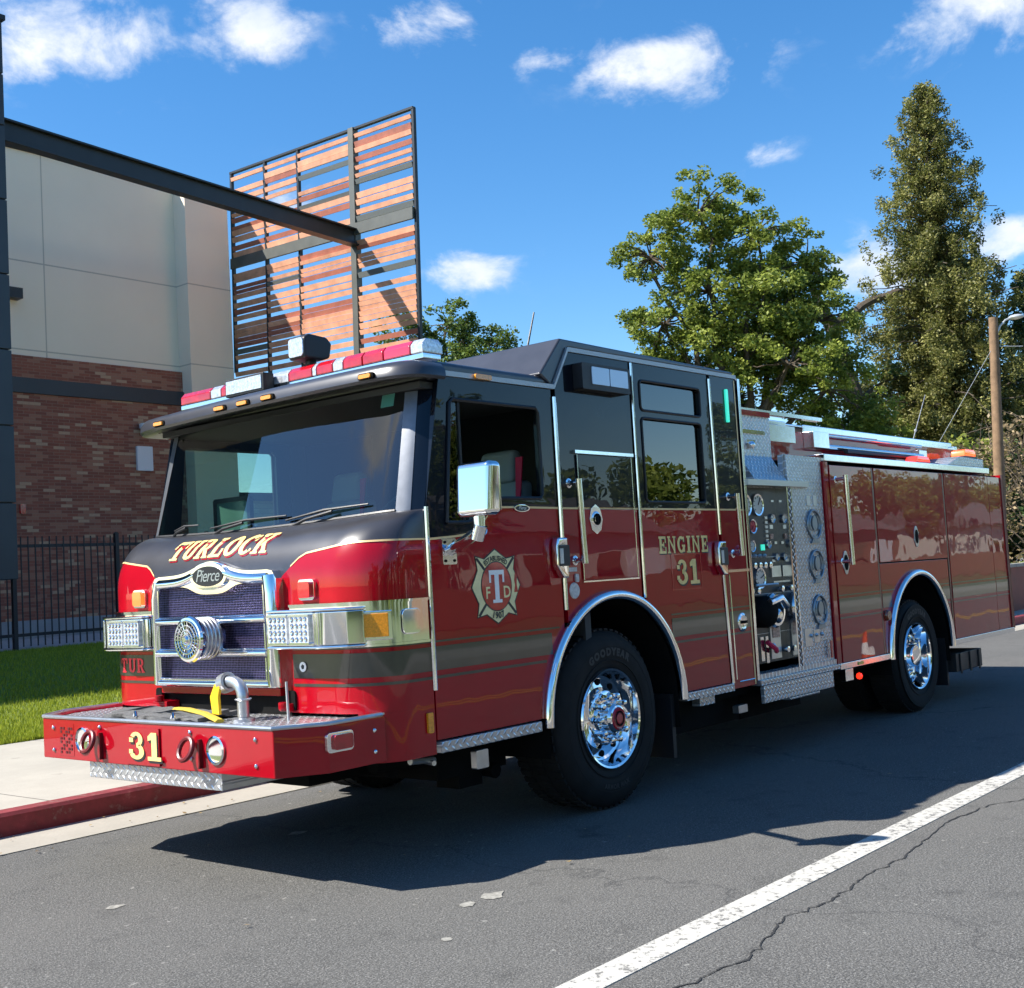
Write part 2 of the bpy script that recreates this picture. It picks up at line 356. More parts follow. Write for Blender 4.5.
    def build(s, name, mats, parent=None, bevel=0., seg=2, sharp=35, merge=True):
        me = bpy.data.meshes.new(name); me.from_pydata(s.v, [], s.f)
        if not isinstance(mats, (list, tuple)): mats = [mats]
        for q in mats: me.materials.append(M[q] if isinstance(q, str) else q)
        me.polygons.foreach_set("material_index", s.m)
        bm = bmesh.new(); bm.from_mesh(me)
        if merge: bmesh.ops.remove_doubles(bm, verts=bm.verts, dist=1e-5)
        bmesh.ops.recalc_face_normals(bm, faces=bm.faces)
        if bevel:
            es = [e for e in bm.edges if len(e.link_faces) == 2 and e.calc_face_angle(0) > R(28)]
            bmesh.ops.bevel(bm, geom=es, offset=bevel, segments=seg, profile=.5, affect='EDGES', clamp_overlap=True)
        bm.to_mesh(me); bm.free()
        me.polygons.foreach_set("use_smooth", [True]*len(me.polygons))
        me.set_sharp_from_angle(angle=R(sharp))
        o = bpy.data.objects.new(name, me); COL.objects.link(o)
        if bevel: wn_ = o.modifiers.new('weighted', 'WEIGHTED_NORMAL'); wn_.keep_sharp = True; wn_.weight = 100
        if parent is not None: setp(o, parent)
        return o
def wpos(o):
    p_ = Vector(o.location)
    while o.parent is not None: o = o.parent; p_ = p_ + Vector(o.location)
    return p_
def setp(o, parent):
    o.parent = parent; o.matrix_parent_inverse = Matrix.Translation(-Vector(parent['base']) if 'base' in parent else Vector((0,0,0)))
def tag(o, label=None, cat=None, group=None, kind=None):
    if label: o['label'] = label
    if cat: o['category'] = cat
    if group: o['group'] = group
    if kind: o['kind'] = kind
    return o
def thing(name, label, cat, loc, group=None):
    o = bpy.data.objects.new(name, None); COL.objects.link(o); o.location = loc; o.empty_display_size = .2
    PB[o.name] = Vector(loc); return tag(o, label, cat, group)
PB = {}
def setp(o, parent):
    o.parent = parent
    if parent.type == 'EMPTY': o.matrix_parent_inverse = Matrix.Translation(-PB[parent.name])
def copy_tree(o, off, parent=None, label=None):
    c = o.copy(); COL.objects.link(c)
    if parent is None:
        c.location = Vector(o.location) + Vector(off)
        if label: c['label'] = label
    else: c.parent = parent
    for ch in o.children: copy_tree(ch, off, c)
    return c
def arc(cx, cy, r, a0, a1, n, ry=None):
    ry = r if ry is None else ry
    return [(cx+r*math.cos(R(a0+(a1-a0)*i/n)), cy+ry*math.sin(R(a0+(a1-a0)*i/n))) for i in range(n+1)]
def rrect(x0, x1, z0, z1, r, n=4):
    return arc(x1-r, z1-r, r, 0, 90, n)+arc(x0+r, z1-r, r, 90, 180, n)+arc(x0+r, z0+r, r, 180, 270, n)+arc(x1-r, z0+r, r, 270, 360, n)

# ------------------------------------------------------------------ slab-serif lettering
def rc(x0, x1, y0, y1): return [(x0,y0),(x1,y0),(x1,y1),(x0,y1)]
def bnd(cx, cy, ox, oy, ix, iy, a0, a1, n=12):
    out = []
    for i in range(n):
        t0 = R(a0+(a1-a0)*i/n); t1 = R(a0+(a1-a0)*(i+1)/n)
        out.append([(cx+ix*math.cos(t0), cy+iy*math.sin(t0)), (cx+ox*math.cos(t0), cy+oy*math.sin(t0)), (cx+ox*math.cos(t1), cy+oy*math.sin(t1)), (cx+ix*math.cos(t1), cy+iy*math.sin(t1))])
    return out
GL = {
 'T': (.84, [rc(.30,.54,.1,.86), rc(0,.84,.86,1), rc(0,.10,.62,.86), rc(.74,.84,.62,.86), rc(.16,.68,0,.1)]),
 'U': (.86, [rc(.08,.31,.3,.9), rc(.56,.76,.3,.9), rc(0,.39,.9,1), rc(.48,.86,.9,1)]+bnd(.42,.3,.34,.3,.11,.15,180,360)),
 'R': (.88, [rc(.08,.31,.1,.9), rc(0,.39,0,.1), rc(0,.42,.9,1), rc(.31,.42,.42,.54)]+bnd(.42,.71,.33,.29,.1,.17,-90,90)+[[(.36,.42),(.58,.47),(.80,.1),(.56,.1)], rc(.52,.88,0,.1)]),
 'L': (.76, [rc(.08,.32,.14,.9), rc(0,.42,.9,1), rc(0,.76,0,.14), rc(.64,.76,.14,.42)]),
 'O': (.84, bnd(.42,.5,.42,.5,.18,.34,0,360,24)),
 'C': (.80, bnd(.42,.5,.42,.5,.18,.34,48,312,20)+[rc(.64,.76,.66,.96), rc(.68,.78,.14,.3)]),
 'K': (.90, [rc(.08,.31,.1,.9), rc(0,.39,0,.1), rc(0,.39,.9,1), [(.31,.40),(.44,.40),(.78,.9),(.56,.9)], rc(.46,.88,.9,1), [(.36,.52),(.52,.62),(.82,.1),(.58,.1)], rc(.52,.92,0,.1)]),
 'E': (.76, [rc(.08,.31,.14,.86), rc(0,.74,.86,1), rc(0,.76,0,.14), rc(.31,.52,.43,.57), rc(.47,.56,.34,.66), rc(.64,.74,.62,.86), rc(.66,.76,.14,.38)]),
 'N': (.90, [rc(.08,.22,.1,.9), rc(.66,.80,.1,.9), rc(0,.30,0,.1), rc(.56,.90,.9,1), [(.22,.9),(.22,.72),(.66,.1),(.66,.40)], rc(0,.30,.9,1), rc(.62,.80,0,.1)]),
 'G': (.86, bnd(.42,.5,.42,.5,.18,.34,48,330,20)+[rc(.64,.76,.66,.96), rc(.50,.86,.36,.48), rc(.60,.80,.06,.36)]),
 'I': (.46, [rc(.11,.35,.1,.9), rc(0,.46,0,.1), rc(0,.46,.9,1)]),
 'F': (.72, [rc(.08,.31,.1,.86), rc(0,.72,.86,1), rc(0,.40,0,.1), rc(.31,.5,.43,.56), rc(.62,.72,.62,.86)]),
 'D': (.84, [rc(.08,.30,.1,.9), rc(0,.40,0,.1), rc(0,.40,.9,1)]+bnd(.40,.5,.44,.5,.20,.36,-90,90)),
 '3': (.78, bnd(.38,.73,.32,.27,.11,.14,-90,155)+bnd(.38,.29,.38,.29,.14,.15,-155,90)+[rc(.02,.22,.62,.78), rc(.0,.2,.2,.36)]),
 '1': (.66, [rc(.20,.46,.14,1), rc(0,.66,0,.14), [(.02,.70),(.20,.74),(.20,1),(.02,.86)]]),
}
def textmesh(word, h, gap=.10, slant=0., wid=1.):
    polys = []; x = 0
    for ch in word:
        if ch == ' ': x += .4; continue
        w, ps = GL[ch]
        for p_ in ps: polys.append([((x+q[0])*h*wid + slant*q[1]*h, q[1]*h) for q in p_])
        x += w+gap
    return polys, (x-gap)*h*wid
def letters(mb, word, h, pos, place, gap=.1, slant=0., wid=1., mi=0, lift=0., center=False, dx=0, dz=0):
    """place(u, v, lift) -> 3-D point"""
    polys, w = textmesh(word, h, gap, slant, wid)
    u0 = pos[0] - (w/2 if center else 0)
    for i, p_ in enumerate(polys):
        l = lift + .00012*(i % 7)
        pts = []
        for j in range(len(p_)):      # subdivide the edges so letters can follow curves
            a, b2 = p_[j], p_[(j+1) % len(p_)]
            k = max(1, int(math.hypot(a[0]-b2[0], a[1]-b2[1])/.03))
            pts += [(a[0]+(b2[0]-a[0])*t/k, a[1]+(b2[1]-a[1])*t/k) for t in range(k)]
        n = len(mb.v); mb.v += [tuple(place(u0+q[0]+dx, pos[1]+q[1]+dz, l)) for q in pts]
        tr = tessellate_polygon([[Vector((q[0], q[1], 0)) for q in pts]])
        for t in tr: mb.f.append(tuple(n+i_ for i_ in t)); mb.m.append(mi)
def fontmesh(mb, text, size, pos, place, mi=0, lift=0., shear=0., spacing=1., bold=0., yscale=1.):
    cu = bpy.data.curves.new('txt', 'FONT'); cu.body = text; cu.size = size; cu.align_x = 'CENTER'; cu.shear = shear
    cu.space_character = spacing; cu.offset = bold; cu.resolution_u = 3
    o = bpy.data.objects.new('txt', cu); COL.objects.link(o)
    dg = bpy.context.evaluated_depsgraph_get(); dg.update()
    me = o.evaluated_get(dg).to_mesh(); n = len(mb.v)
    mb.v += [tuple(place(pos[0]+q.co.x, pos[1]+q.co.y*yscale, lift)) for q in me.vertices]
    for p_ in me.polygons: mb.f.append(tuple(n+i for i in p_.vertices)); mb.m.append(mi)
    o.evaluated_get(dg).to_mesh_clear(); bpy.data.objects.remove(o); bpy.data.curves.remove(cu)
side = lambda u, v, l: (u, -.001-l, v)

W = 2.44
#==================================================================== THE FIRE ENGINE
FE = thing('fire_engine', 'red and black fire engine numbered 31 parked by the kerb', 'fire engine', (4.6, W/2, 0))
exec_parts = True
# ---- cab front loft
Lh = [(.34,0),(.25,0),(.15,0),(.09,.017),(.03,.06),(-.03,.13),(-.07,.24),(-.075,.34),(-.08,.45),(-.085,.60),(-.09,.8),(-.095,1.0),(-.10,1.22)]
Wh = [(.345,.004),(.335,.02),(.325,.035),(.312,.055),(.292,.085),(.27,.14),(.25,.2),(.235,.3),(.22,.45),(.21,.60),(.2,.8),(.19,1.0),(.185,1.22)]
Th = [(.50,.03),(.485,.045),(.47,.065),(.455,.09),(.44,.13),(.43,.18),(.42,.25),(.41,.35),(.395,.5),(.385,.65),(.375,.8),(.365,1.0),(.36,1.22)]
def full(h): return h + [(x, W-y) for x, y in reversed(h[:-1])]
def smooth_curve(pts, n=4):   # Catmull-Rom
    out = []
    for i in range(len(pts)-1):
        p0 = Vector(pts[max(i-1,0)]); p1 = Vector(pts[i]); p2 = Vector(pts[i+1]); p3 = Vector(pts[min(i+2,len(pts)-1)])
        for k in range(n):
            t = k/n; out.append(.5*((2*p1)+(p2-p0)*t+(2*p0-5*p1+4*p2-p3)*t*t+(3*p1-p0-3*p2+p3)*t**3))
    out.append(Vector(pts[-1])); return out
SM = 3
LC = smooth_curve(full(Lh), SM); WC = smooth_curve(full(Wh), SM); TC = smooth_curve(full(Th), SM)
NS = len(LC)
def crownz(s): # windshield base dips slightly at centre
    y = WC[s][1]; return 1.85 - .03*math.cos((y-W/2)/(W/2)*PI/2)
def front_pt(s, z):
    """cab nose surface between sill and windshield base"""
    zb = crownz(s)
    t = 0 if z <= 1.52 else min(1, (z-1.52)/(zb-1.52))
    t = 1-math.sqrt(max(0, 1-t*t)) if t < .999 else 1
    t2 = t
    p_ = LC[s]*(1-t2) + WC[s]*t2
    return Vector((p_[0], p_[1], z))
def zbound(yc):
    if yc < .52: return 1.50
    if yc < .60: return 1.50+(yc-.52)/.08*.08
    if yc < .72: t = (yc-.60)/.12; return 1.58+.068*t*t*(3-2*t)
    return min(1.686, 1.648+.038*min(1, (yc-.72)/.3))
def zrows(s):
    zb = crownz(s); z0 = zbound(abs(LC[s][1]-W/2))
    return [.82,.94,1.02,1.14,1.26,1.38,1.46]+[1.46+(z0-1.46)*k/4 for k in (1,2,3,4)]+[z0+(zb-z0)*k/9 for k in range(1,8)]+[zb-.014,zb-.005,zb]
    return [.82,.94,1.02,1.14,1.26,1.38,1.46,1.52,1.565,1.61,1.65,1.69,1.73,1.76,1.785,zb-.028,zb-.014,zb-.005,zb]
mb = MB(); grid = []
for s in range(NS):
    base = [.57] if abs(LC[s][1]-W/2) > 1.22-.20 else [.82]
    grid.append([front_pt(s, z) for z in zrows(s)])
nr = len(grid[0])
for s in range(NS-1):
    for r_ in range(nr-1):
        z = (grid[s][r_].z+grid[s][r_+1].z)/2; y = (grid[s][r_].y+grid[s+1][r_].y)/2
        x = grid[s][r_].x
        yc = abs(y-W/2)
        if yc < .54 and z < 1.52: continue
        mi = 0 if r_ < 10 else 1
        mb.add([grid[s][r_], grid[s+1][r_], grid[s+1][r_+1], grid[s][r_+1]], [(0,1,2,3)], mi)
NOSEBVH = BVHTree.FromPolygons([Vector(v_) for v_ in mb.v], mb.f)
nose = mb.build('nose_panel', ['red', 'hood'], FE, sharp=50)
# lower side skirts of the nose wrapping down beside the bumper
mb = MB()
for half in (0, 1):
    idx = [s for s in range(NS) if (LC[s][0] > -.05 and ((LC[s][1] < 1.22) == (half == 0)))]
    for a, b2 in zip(idx[:-1], idx[1:]):
        A, B = LC[a], LC[b2]; mb.add([(A[0],A[1],.57),(B[0],B[1],.57),(B[0],B[1],.8195),(A[0],A[1],.8195)], [(0,1,2,3)])
mb.split('skirt', 'red', FE, sharp=50)
def on_nose(y, z, l):
    h = NOSEBVH.ray_cast(Vector((-3, y, z)), Vector((1, 0, 0)))
    if h[0] is None: return Vector((0, y, z))
    n = h[1]; n = n if n.x < 0 else -n
    return h[0] + n*(l+.002)
def ribbon(mb, z0, z1, off, mi=0, s0=0, s1=NS-1, x_end=None, top=None):
    prev = None
    for s in range(s0, s1+1):
        p_ = LC[s]; q = LC[min(s+1, NS-1)]-LC[max(s-1, 0)]; n = Vector((q[1], -q[0])).normalized()
        n = Vector((-abs(n[0]) , n[1])) if True else n
        if p_[1] < W/2: n = Vector((-abs(n[0]), -abs(n[1])))
        else: n = Vector((-abs(n[0]), abs(n[1])))
        a = (p_[0]+n[0]*off, p_[1]+n[1]*off)
        if prev: mb.add([(prev[0],prev[1],z0),(a[0],a[1],z0),(a[0],a[1],z1),(prev[0],prev[1],z1)], [(0,1,2,3)], mi)
        prev = a
sidx = lambda y: min(range(NS//2+1), key=lambda s: abs(LC[s][1]-y))
sR = sidx(.63)
mb = MB()
for (z0, z1) in ((1.146,1.156),(1.0,1.125),(.957,.972)):
    ribbon(mb, z0, z1, .003, 0, 0, sR); ribbon(mb, z0, z1, .003, 0, NS-1-sR, NS-1)
mb.split('nose_stripe', 'stripe', FE)
mb = MB()   # red pinstripes already show between the dark bands; gold line above
prev = None
for half in (0, 1):
    prev = None
    for s in range(0, sidx(.63)+1):
        ss = s if half == 0 else NS-1-s
        yc = abs(LC[ss][1]-W/2)
        z = zbound(yc)-.002
        p_ = front_pt(ss, z); n = Vector((-.6, -.6 if half == 0 else .6, .3)).normalized()*.003
        q = front_pt(ss, z+.010)
        if prev: mb.add([prev[0], p_+n, q+n, prev[1]], [(0,1,2,3)])
        prev = (p_+n, q+n)
mb.split('gold_pinstripe', 'goldline', FE)
# TURLOCK lettering on the nose
mb = MB()
pl = lambda u, v, l: on_nose(W/2+.47-u+.06, v, l)
letters(mb, 'TURLOCK', .105, (0, 1.672), pl, .09, .25, 1.36, 1, .0006, dx=.012, dz=-.010)
letters(mb, 'TURLOCK', .105, (0, 1.672), pl, .09, .25, 1.36, 2, .0016, dx=.006, dz=-.005)
letters(mb, 'TURLOCK', .105, (0, 1.672), pl, .09, .25, 1.36, 0, .0028)
o = mb.build('nose_lettering', ['gold', 'redlens', 'blackplastic'], FE, merge=False); o['label'] = 'gold slanted TURLOCK lettering with red shadow'
# TUR + small round decal
mb = MB(); pl = lambda u, v, l: on_nose(2.235-u, v, l+.003)
letters(mb, 'TUR', .085, (0, 1.02), pl, .10, 0, 1.15, 0, .001)
o = mb.build('side_lettering', [mk('letter_red', (.75,.02,.04), .4)], FE, merge=False); o['label'] = 'small red TUR lettering on dark stripe'
mb = MB(); c = on_nose(.52, 1.06, .005)
mb.lathe([(0,.003),(.026,.003),(.026,0)], c, (-1,0,0), 20); mb.lathe([(0,.0045),(.012,.0045),(.014,.003)], c, (-1,0,0), 5, mi=1)
mb.build('round_decal', ['white', 'blackplastic'], FE)
# bezel ribbons (chrome plates that wrap the corner)
mb = MB()
ribbon(mb, 1.155, 1.385, .012, 0, 1, sR); ribbon(mb, 1.155, 1.385, .012, 0, NS-1-sR, NS-2)
for z0, z1 in ((1.155,1.168),(1.372,1.385)):
    ribbon(mb, z0, z1, .020, 0, 1, sR); ribbon(mb, z0, z1, .020, 0, NS-1-sR, NS-2)
mb.split('headlamp_bezel', 'chrome', FE, sharp=60)
def curve_frame(y=None, s=None):
    p_ = LC[s]; q = (LC[s+1]-LC[s-1]).normalized(); n = Vector((q[1], -q[0]))
    if n[0] > 0: n = -n
    return p_, q, n
for sgn in (0, 1):
    my = (lambda y: y) if sgn == 0 else (lambda y: W-y)
    # housing
    mb = MB()
    prof = [(-.205, .655), (-.205, .285), (-.185, .22), (-.13, .12), (-.06, .075), (-.02, .10), (-.05, .64)]
    mb.prism([(x, my(y)) for x, y in prof], 'z', 1.175, 1.345)
    mb.prism([(x-.008 if x < -.1 else x, my(y)) for x, y in prof], 'z', 1.346, 1.362); mb.prism([(x-.008 if x < -.1 else x, my(y)) for x, y in prof], 'z', 1.160, 1.174)
    for yy in (.285, .25):
        mb.box(-.212, -.20, my(yy-.006), my(yy+.006), 1.176, 1.345)
    hb = mb.build('headlamp_housing', 'chrome', FE, bevel=.006)
    for yc in (.385, .555):
        mb = MB(); mb.prism([(my(yc)+dx, 1.26+dz) for dx, dz in rrect(-.075,.075,-.072,.072,.012)], 'x', -.222, -.203)
        h = mb.build('headlight', 'whitelens', FE, bevel=.004)
        mb = MB()
        for k in range(4):
            for l in range(4): mb.lathe([(0,.002),(.010,.006),(.016,.001)], (-.221, my(yc)-.051+.034*k, 1.209+.034*l), (-1,0,0), 6)
        mb.prism([(my(yc)+dx, 1.26+dz) for dx, dz in rrect(-.078,.078,.066,.076,.004)], 'x', -.226, -.204)
        mb.prism([(my(yc)+dx, 1.26+dz) for dx, dz in rrect(-.078,.078,-.076,-.066,.004)], 'x', -.226, -.204)
        mb.build('bulb', 'alum', h)
    # wrap-around amber turn lamp
    s = min(range(1, NS//2), key=lambda s: abs(LC[s][0]-.0)+abs(LC[s][1]-.09))
    if sgn: s = NS-1-s
    p_, t, n = curve_frame(s=s)
    def L3(u, h, z): return (p_[0]+t[0]*u+n[0]*h, p_[1]+t[1]*u+n[1]*h, z)
    def obox(mb, u0, u1, h0, h1, z0, z1, mi=0):
        mb.hexa([L3(u0,h0,z0),L3(u1,h0,z0),L3(u1,h1,z0),L3(u0,h1,z0)], [L3(u0,h0,z1),L3(u1,h0,z1),L3(u1,h1,z1),L3(u0,h1,z1)], mi)
    mb = MB(); obox(mb, -.098, .098, 0, .034, 1.187, 1.335)
    o = mb.build('turn_signal', 'chrome', FE, bevel=.006)
    mb = MB(); obox(mb, -.078, .078, .03, .046, 1.203, 1.322); mb.build('lens', 'amber', o, bevel=.004)
    mb = MB(); sx = min(range(1, NS//2), key=lambda s: abs(LC[s][0]-.19)); sx = sx if sgn == 0 else NS-1-sx
    yy = -.014 if sgn == 0 else W+.014
    mb.prism([(.12+dx, 1.27+dz) for dx, dz in rrect(0,.13,-.065,.065,.03)], 'y', yy, yy-.008 if sgn == 0 else yy+.008); mb.build('bezel_plate', 'chrome', FE, bevel=.002)
    # front marker light
    mb = MB(); c = on_nose(my(.46), 1.46, 0)
    mb.prism([(my(.46)+dx, 1.46+dz) for dx, dz in rrect(-.062,.062,-.055,.055,.02)], 'x', c.x-.016, c.x+.01)
    o = mb.build('marker_light', 'chrome', FE, bevel=.005)
    mb = MB(); mb.prism([(my(.46)+dx, 1.46+dz) for dx, dz in rrect(-.045,.045,-.042,.042,.015)], 'x', c.x-.034, c.x-.014); mb.build('lens', 'redlens' if sgn == 0 else 'orangelit', o, bevel=.006)
# ---- grille
GY0, GY1 = .655, 1.785
mb = MB()
def gz(y):      # arched top edge
    return 1.580 + .068*math.exp(-((y-1.22)/.19)**2)
ys = [GY0 + (GY1-GY0)*i/48 for i in range(49)]
outer = [(GY0,.955)]+[(GY0, 1.53)]+[(GY0+.03,1.572)]+[(y, gz(y)) for y in ys[3:-3]]+[(GY1-.03,1.572),(GY1,1.53),(GY1,.955)]
def opening(z0, z1, topf=None):
    y0, y1 = GY0+.095, GY1-.06
    if topf: return [(y0,z0),(y1,z0)]+[(y, topf(y)) for y in reversed([y0+(y1-y0)*i/24 for i in range(25)])]
    return rrect(y0, y1, z0, z1, .012, 2)
top_in = lambda y: 1.515 - .050*math.exp(-((y-1.22)/.19)**4)
mb.prism([outer, opening(1.335,0,top_in), opening(1.155,1.30), opening(.99,1.118)], 'x', -.135, -.085)
mb.build('grille_surround', 'chrome', FE, bevel=.009, seg=3)
mb = MB()   # thick rounded outer columns + top rail
for y in (GY0+.04, GY1-.03):
    mb.tube([(-.13,y,.96),(-.132,y,1.2),(-.132,y,1.45),(-.125,y+(0.02 if y<1 else -.02),1.545)], .042 if y < 1 else .028, 14)
mb.tube([(-.125, y, gz(y)-.045) for y in ys[3:-3]], .03, 12)
for z in (1.318, 1.137): mb.tube([(-.142, GY0+.08, z),(-.142, GY1-.05, z)], .021, 10)
mb.tube([(-.135, GY0+.02, .968),(-.135, GY1-.02, .968)], .018, 10)
for z0, z1 in ((1.34,1.5),(1.16,1.295),(.995,1.113)):
    for (a, b2) in (((GY0+.10, z0), (GY0+.10, z1)), ((GY1-.065, z0), (GY1-.065, z1)), ((GY0+.10, z0), (GY1-.065, z0))):
        mb.tube([(-.14, a[0], a[1]), (-.14, b2[0], b2[1])], .006, 6)
mb.build('grille_bars', 'chrome', FE, sharp=60)
mb = MB(); mb.add([(-.095,GY0+.05,.98),(-.095,GY1-.04,.98),(-.095,GY1-.04,1.53),(-.095,GY0+.05,1.53)], [(0,1,2,3)]); mb.build('grille_mesh', 'mesh', FE)
mb = MB()   # logo oval
mb.prism([(W/2+.165*math.cos(t*PI/18), 1.565+.078*math.sin(t*PI/18)) for t in range(36)], 'x', -.152, -.12); lo = mb.build('logo_plate', 'chrome', FE, bevel=.008)
mb = MB(); mb.prism([(W/2+.138*math.cos(t*PI/18), 1.565+.056*math.sin(t*PI/18)) for t in range(36)], 'x', -.156, -.15)
fontmesh(mb, 'Pierce', .098, (0, 0), lambda u, v, l: (-.158, W/2-u, 1.537+v), 1, 0, .35, .88)
mb.build('logo_face', ['blackplastic', 'brushed'], lo)
# siren speaker
mb = MB(); o3 = (-.135, 1.20, 1.225)
mb.lathe([(0,0),(.10,0),(.108,.02),(.112,.10),(.112,.15),(.125,.155),(.128,.17),(.12,.182),(.104,.184)], o3, (-1,0,0), 40)
o = mb.build('siren', 'chrome', FE, sharp=40)
mb = MB()
for k in range(26):
    t = 2*PI*k/26; mb.tube([(-.318, 1.20+.03*math.cos(t), 1.225+.03*math.sin(t)), (-.322, 1.20+.10*math.cos(t), 1.225+.10*math.sin(t))], .0038, 5)
for r_ in (.102,.078,.052,.03): mb.tube([(-.322, 1.20+r_*math.cos(2*PI*k/28), 1.225+r_*math.sin(2*PI*k/28)) for k in range(29)], .005, 6)
mb.lathe([(0,.202),(.014,.202),(.026,.19),(.03,.18)], o3, (-1,0,0), 20); mb.lathe([(0,.15),(.106,.15)], o3, (-1,0,0), 30, mi=1)
mb.build('siren_grille', ['chrome', 'darkmetal'], o)
mb = MB(); mb.lathe([(.1135,.03),(.1135,.14)], o3, (-1,0,0), 40)
for h in (.05,.075,.10,.125): mb.lathe([(.112,h-.006),(.118,h),(.112,h+.006)], o3, (-1,0,0), 40)
mb.build('siren_ring', 'brushed', o)
# below the grille: dark recess, red cross member, tow eyes
mb = MB(); mb.box(-.06, .3, .66, 1.78, .60, .955); mb.box(-.06,.3,.66,1.78,.96,1.52); mb.build('recess', 'darkmetal', FE)
mb = MB(); mb.box(-.10, -.061, .70, 1.78, .905, .945); mb.box(-.13, -.061, .60, .68, .83, .87); mb.box(-.15, -.061, 1.66, 1.80, .825, .865)
mb.tube([(-.13,.64,.84),(-.13,.64,.88)], .03, 10); mb.tube([(-.16,1.72,.86),(-.16,1.72,.9)], .025, 10); mb.split('cross_member', 'red', FE, bevel=.005)
mb = MB(); mb.box(-.085, -.061, 1.83, 1.83, .82, .95)
# ---- bumper
bp = [(-.58,.18),(-.36,.04),(.02,.04),(.02,.10),(-.33,.10),(-.52,.225),(-.52,W-.225),(-.33,W-.10),(.02,W-.10),(.02,W-.04),(-.36,W-.04),(-.58,W-.18)]
mb = MB(); mb.prism(bp, 'z', .58, .812); bumper = mb.build('bumper', 'red', FE, bevel=.006)
mb = MB(); mb.prism([(-.515,.228),(-.33,.105),(.30,.105),(.30,W-.105),(-.33,W-.105),(-.515,W-.228)], 'z', .79, .803)
mb.build('bumper_tray', 'pd_xy', FE)
mb = MB(); pth = [(.0,.045,.816),(-.362,.045,.816),(-.577,.183,.816),(-.577,W-.183,.816),(-.362,W-.045,.816),(.0,W-.045,.816)]
mb.tube(pth, .012, 8); mb.prism([(-.578,.183),(-.362,.043),(.02,.043),(.02,.08),(-.35,.08),(-.545,.21),(-.545,W-.21),(-.35,W-.08),(.02,W-.08),(.02,W-.043),(-.362,W-.043),(-.578,W-.183)], 'z', .813, .822)
mb.build('bumper_edge', 'brushed', FE)
mb = MB(); mb.box(-.555, -.1, .62, 1.82, .49, .577); mb.build('under_plate', 'pd_yz', FE, bevel=.004)
mb = MB()
for y, z in ((2.14,.755),(2.14,.63),(.31,.76),(.31,.635),(1.66,.775),(.83,.775),(.83,.645)): mb.ball((-.582,y,z), .012, 10)
for x, z in ((-.06,.745),(-.06,.64)): mb.ball((x,.038,z), .012, 10)
mb.split('bolt', 'alum', FE)
for y in (1.83, .62):
    mb = MB(); mb.lathe([(.072,.0),(.072,.010),(.062,.014),(.058,.006),(.040,.0035),(0,.003)], (-.581, y, .695), (-1,0,0), 32)
    mb.build('fog_light', 'chrome', FE)
for y in (1.70, .80):   # red tow shackle loops
    mb = MB(); mb.tube([(-.635+.02*math.sin(a*PI/10), y+.052*math.cos(a*PI/10), .70+.052*math.sin(a*PI/10)) for a in range(21)], .013, 8)
    mb.box(-.60, -.578, y-.062, y-.05, .60, .745)
    mb.build('tow_loop', mk('tow_red_%d' % int(y*10), (.13, .004, .008), .4), FE)
mb = MB(); mb.prism(rrect(1.095, 1.405, .59, .785, .006), 'x', -.590, -.582); npl = mb.build('number_plate', 'red', FE, bevel=.002)
mb = MB(); pl = lambda u, v, l: (-.5915-l, 1.385-u, v)
letters(mb, '31', .145, (.02, .618), pl, .16, 0, 1.25, 1, .0002, dx=.010, dz=-.012); letters(mb, '31', .145, (.02, .618), pl, .16, 0, 1.25, 0, .0015)
mb.build('bumper_number', ['gold', 'blackplastic'], FE, merge=False)
mb = MB()
for i in range(5):
    for j in range(8):
        if (i+j) % 3: mb.box(-.584, -.5805, 1.945+i*.027, 1.962+i*.027, .615+j*.019, .628+j*.019)
mb.prism(rrect(1.93, 2.09, .60, .785, .008), 'x', -.5815, -.580, 1)
mb.build('speaker_slots', [mk('slot_red', (.08, .003, .006), .5), 'red'], FE)
mb = MB(); mb.prism([(-.30+dx, .725+dz) for dx, dz in rrect(-.085,.085,-.048,.048,.02)], 'y', .02, .039); o = mb.build('side_marker', 'chrome', FE, bevel=.006)
mb = MB(); mb.prism([(-.29+dx, .725+dz) for dx, dz in rrect(-.06,.06,-.036,.036,.015)], 'y', .005, .021); mb.build('lens', 'redlens', o, bevel=.006)
# elbow fitting on tray
mb = MB(); ex, ey = -.33, .72
path = [(ex,ey,.80),(ex,ey,.90)]+[(ex, ey+.075-.075*math.cos(R(a)), .93+.075*math.sin(R(a))) for a in (0,20,40,60,80,90)]+[(ex, ey+.12, 1.005)]
mb.tube(path, .031, 16); mb.lathe([(.036,0),(.06,0),(.06,.015),(.036,.02)], (ex,ey,.803), (0,0,1), 20)
mb.lathe([(.036,0),(.052,.0),(.052,.05),(.045,.055),(0,.056)], (ex,ey+.11,1.005), (0,1,-.25), 20); mb.lathe([(.038,0),(.044,.006),(.038,.012)], (ex,ey,.91), (0,0,1), 20)
el = mb.build('discharge_elbow', 'brushed', FE, sharp=45)
mb = MB(); mb.prism([(ey+.12,1.0),(ey+.17,1.0),(ey+.215,.93),(ey+.20,.84),(ey+.14,.835),(ey+.145,.93)], 'x', ex-.05, ex-.03); mb.build('valve_handle', 'yellowhandle', el, bevel=.006)
mb = MB(); mb.tube([(-.25,.46,.80),(-.25,.465,1.0)], .007, 6); mb.build('guide_rod', 'trim', FE)
# black hood opening recess at skirt by grille
mb = MB(); mb.prism(rrect(.585,.66,.83,.935,.02), 'x', -.098, -.086); mb.prism(rrect(1.785,1.84,.83,.935,.02), 'x', -.098, -.086); mb.split('tow_opening', 'darkmetal', FE)

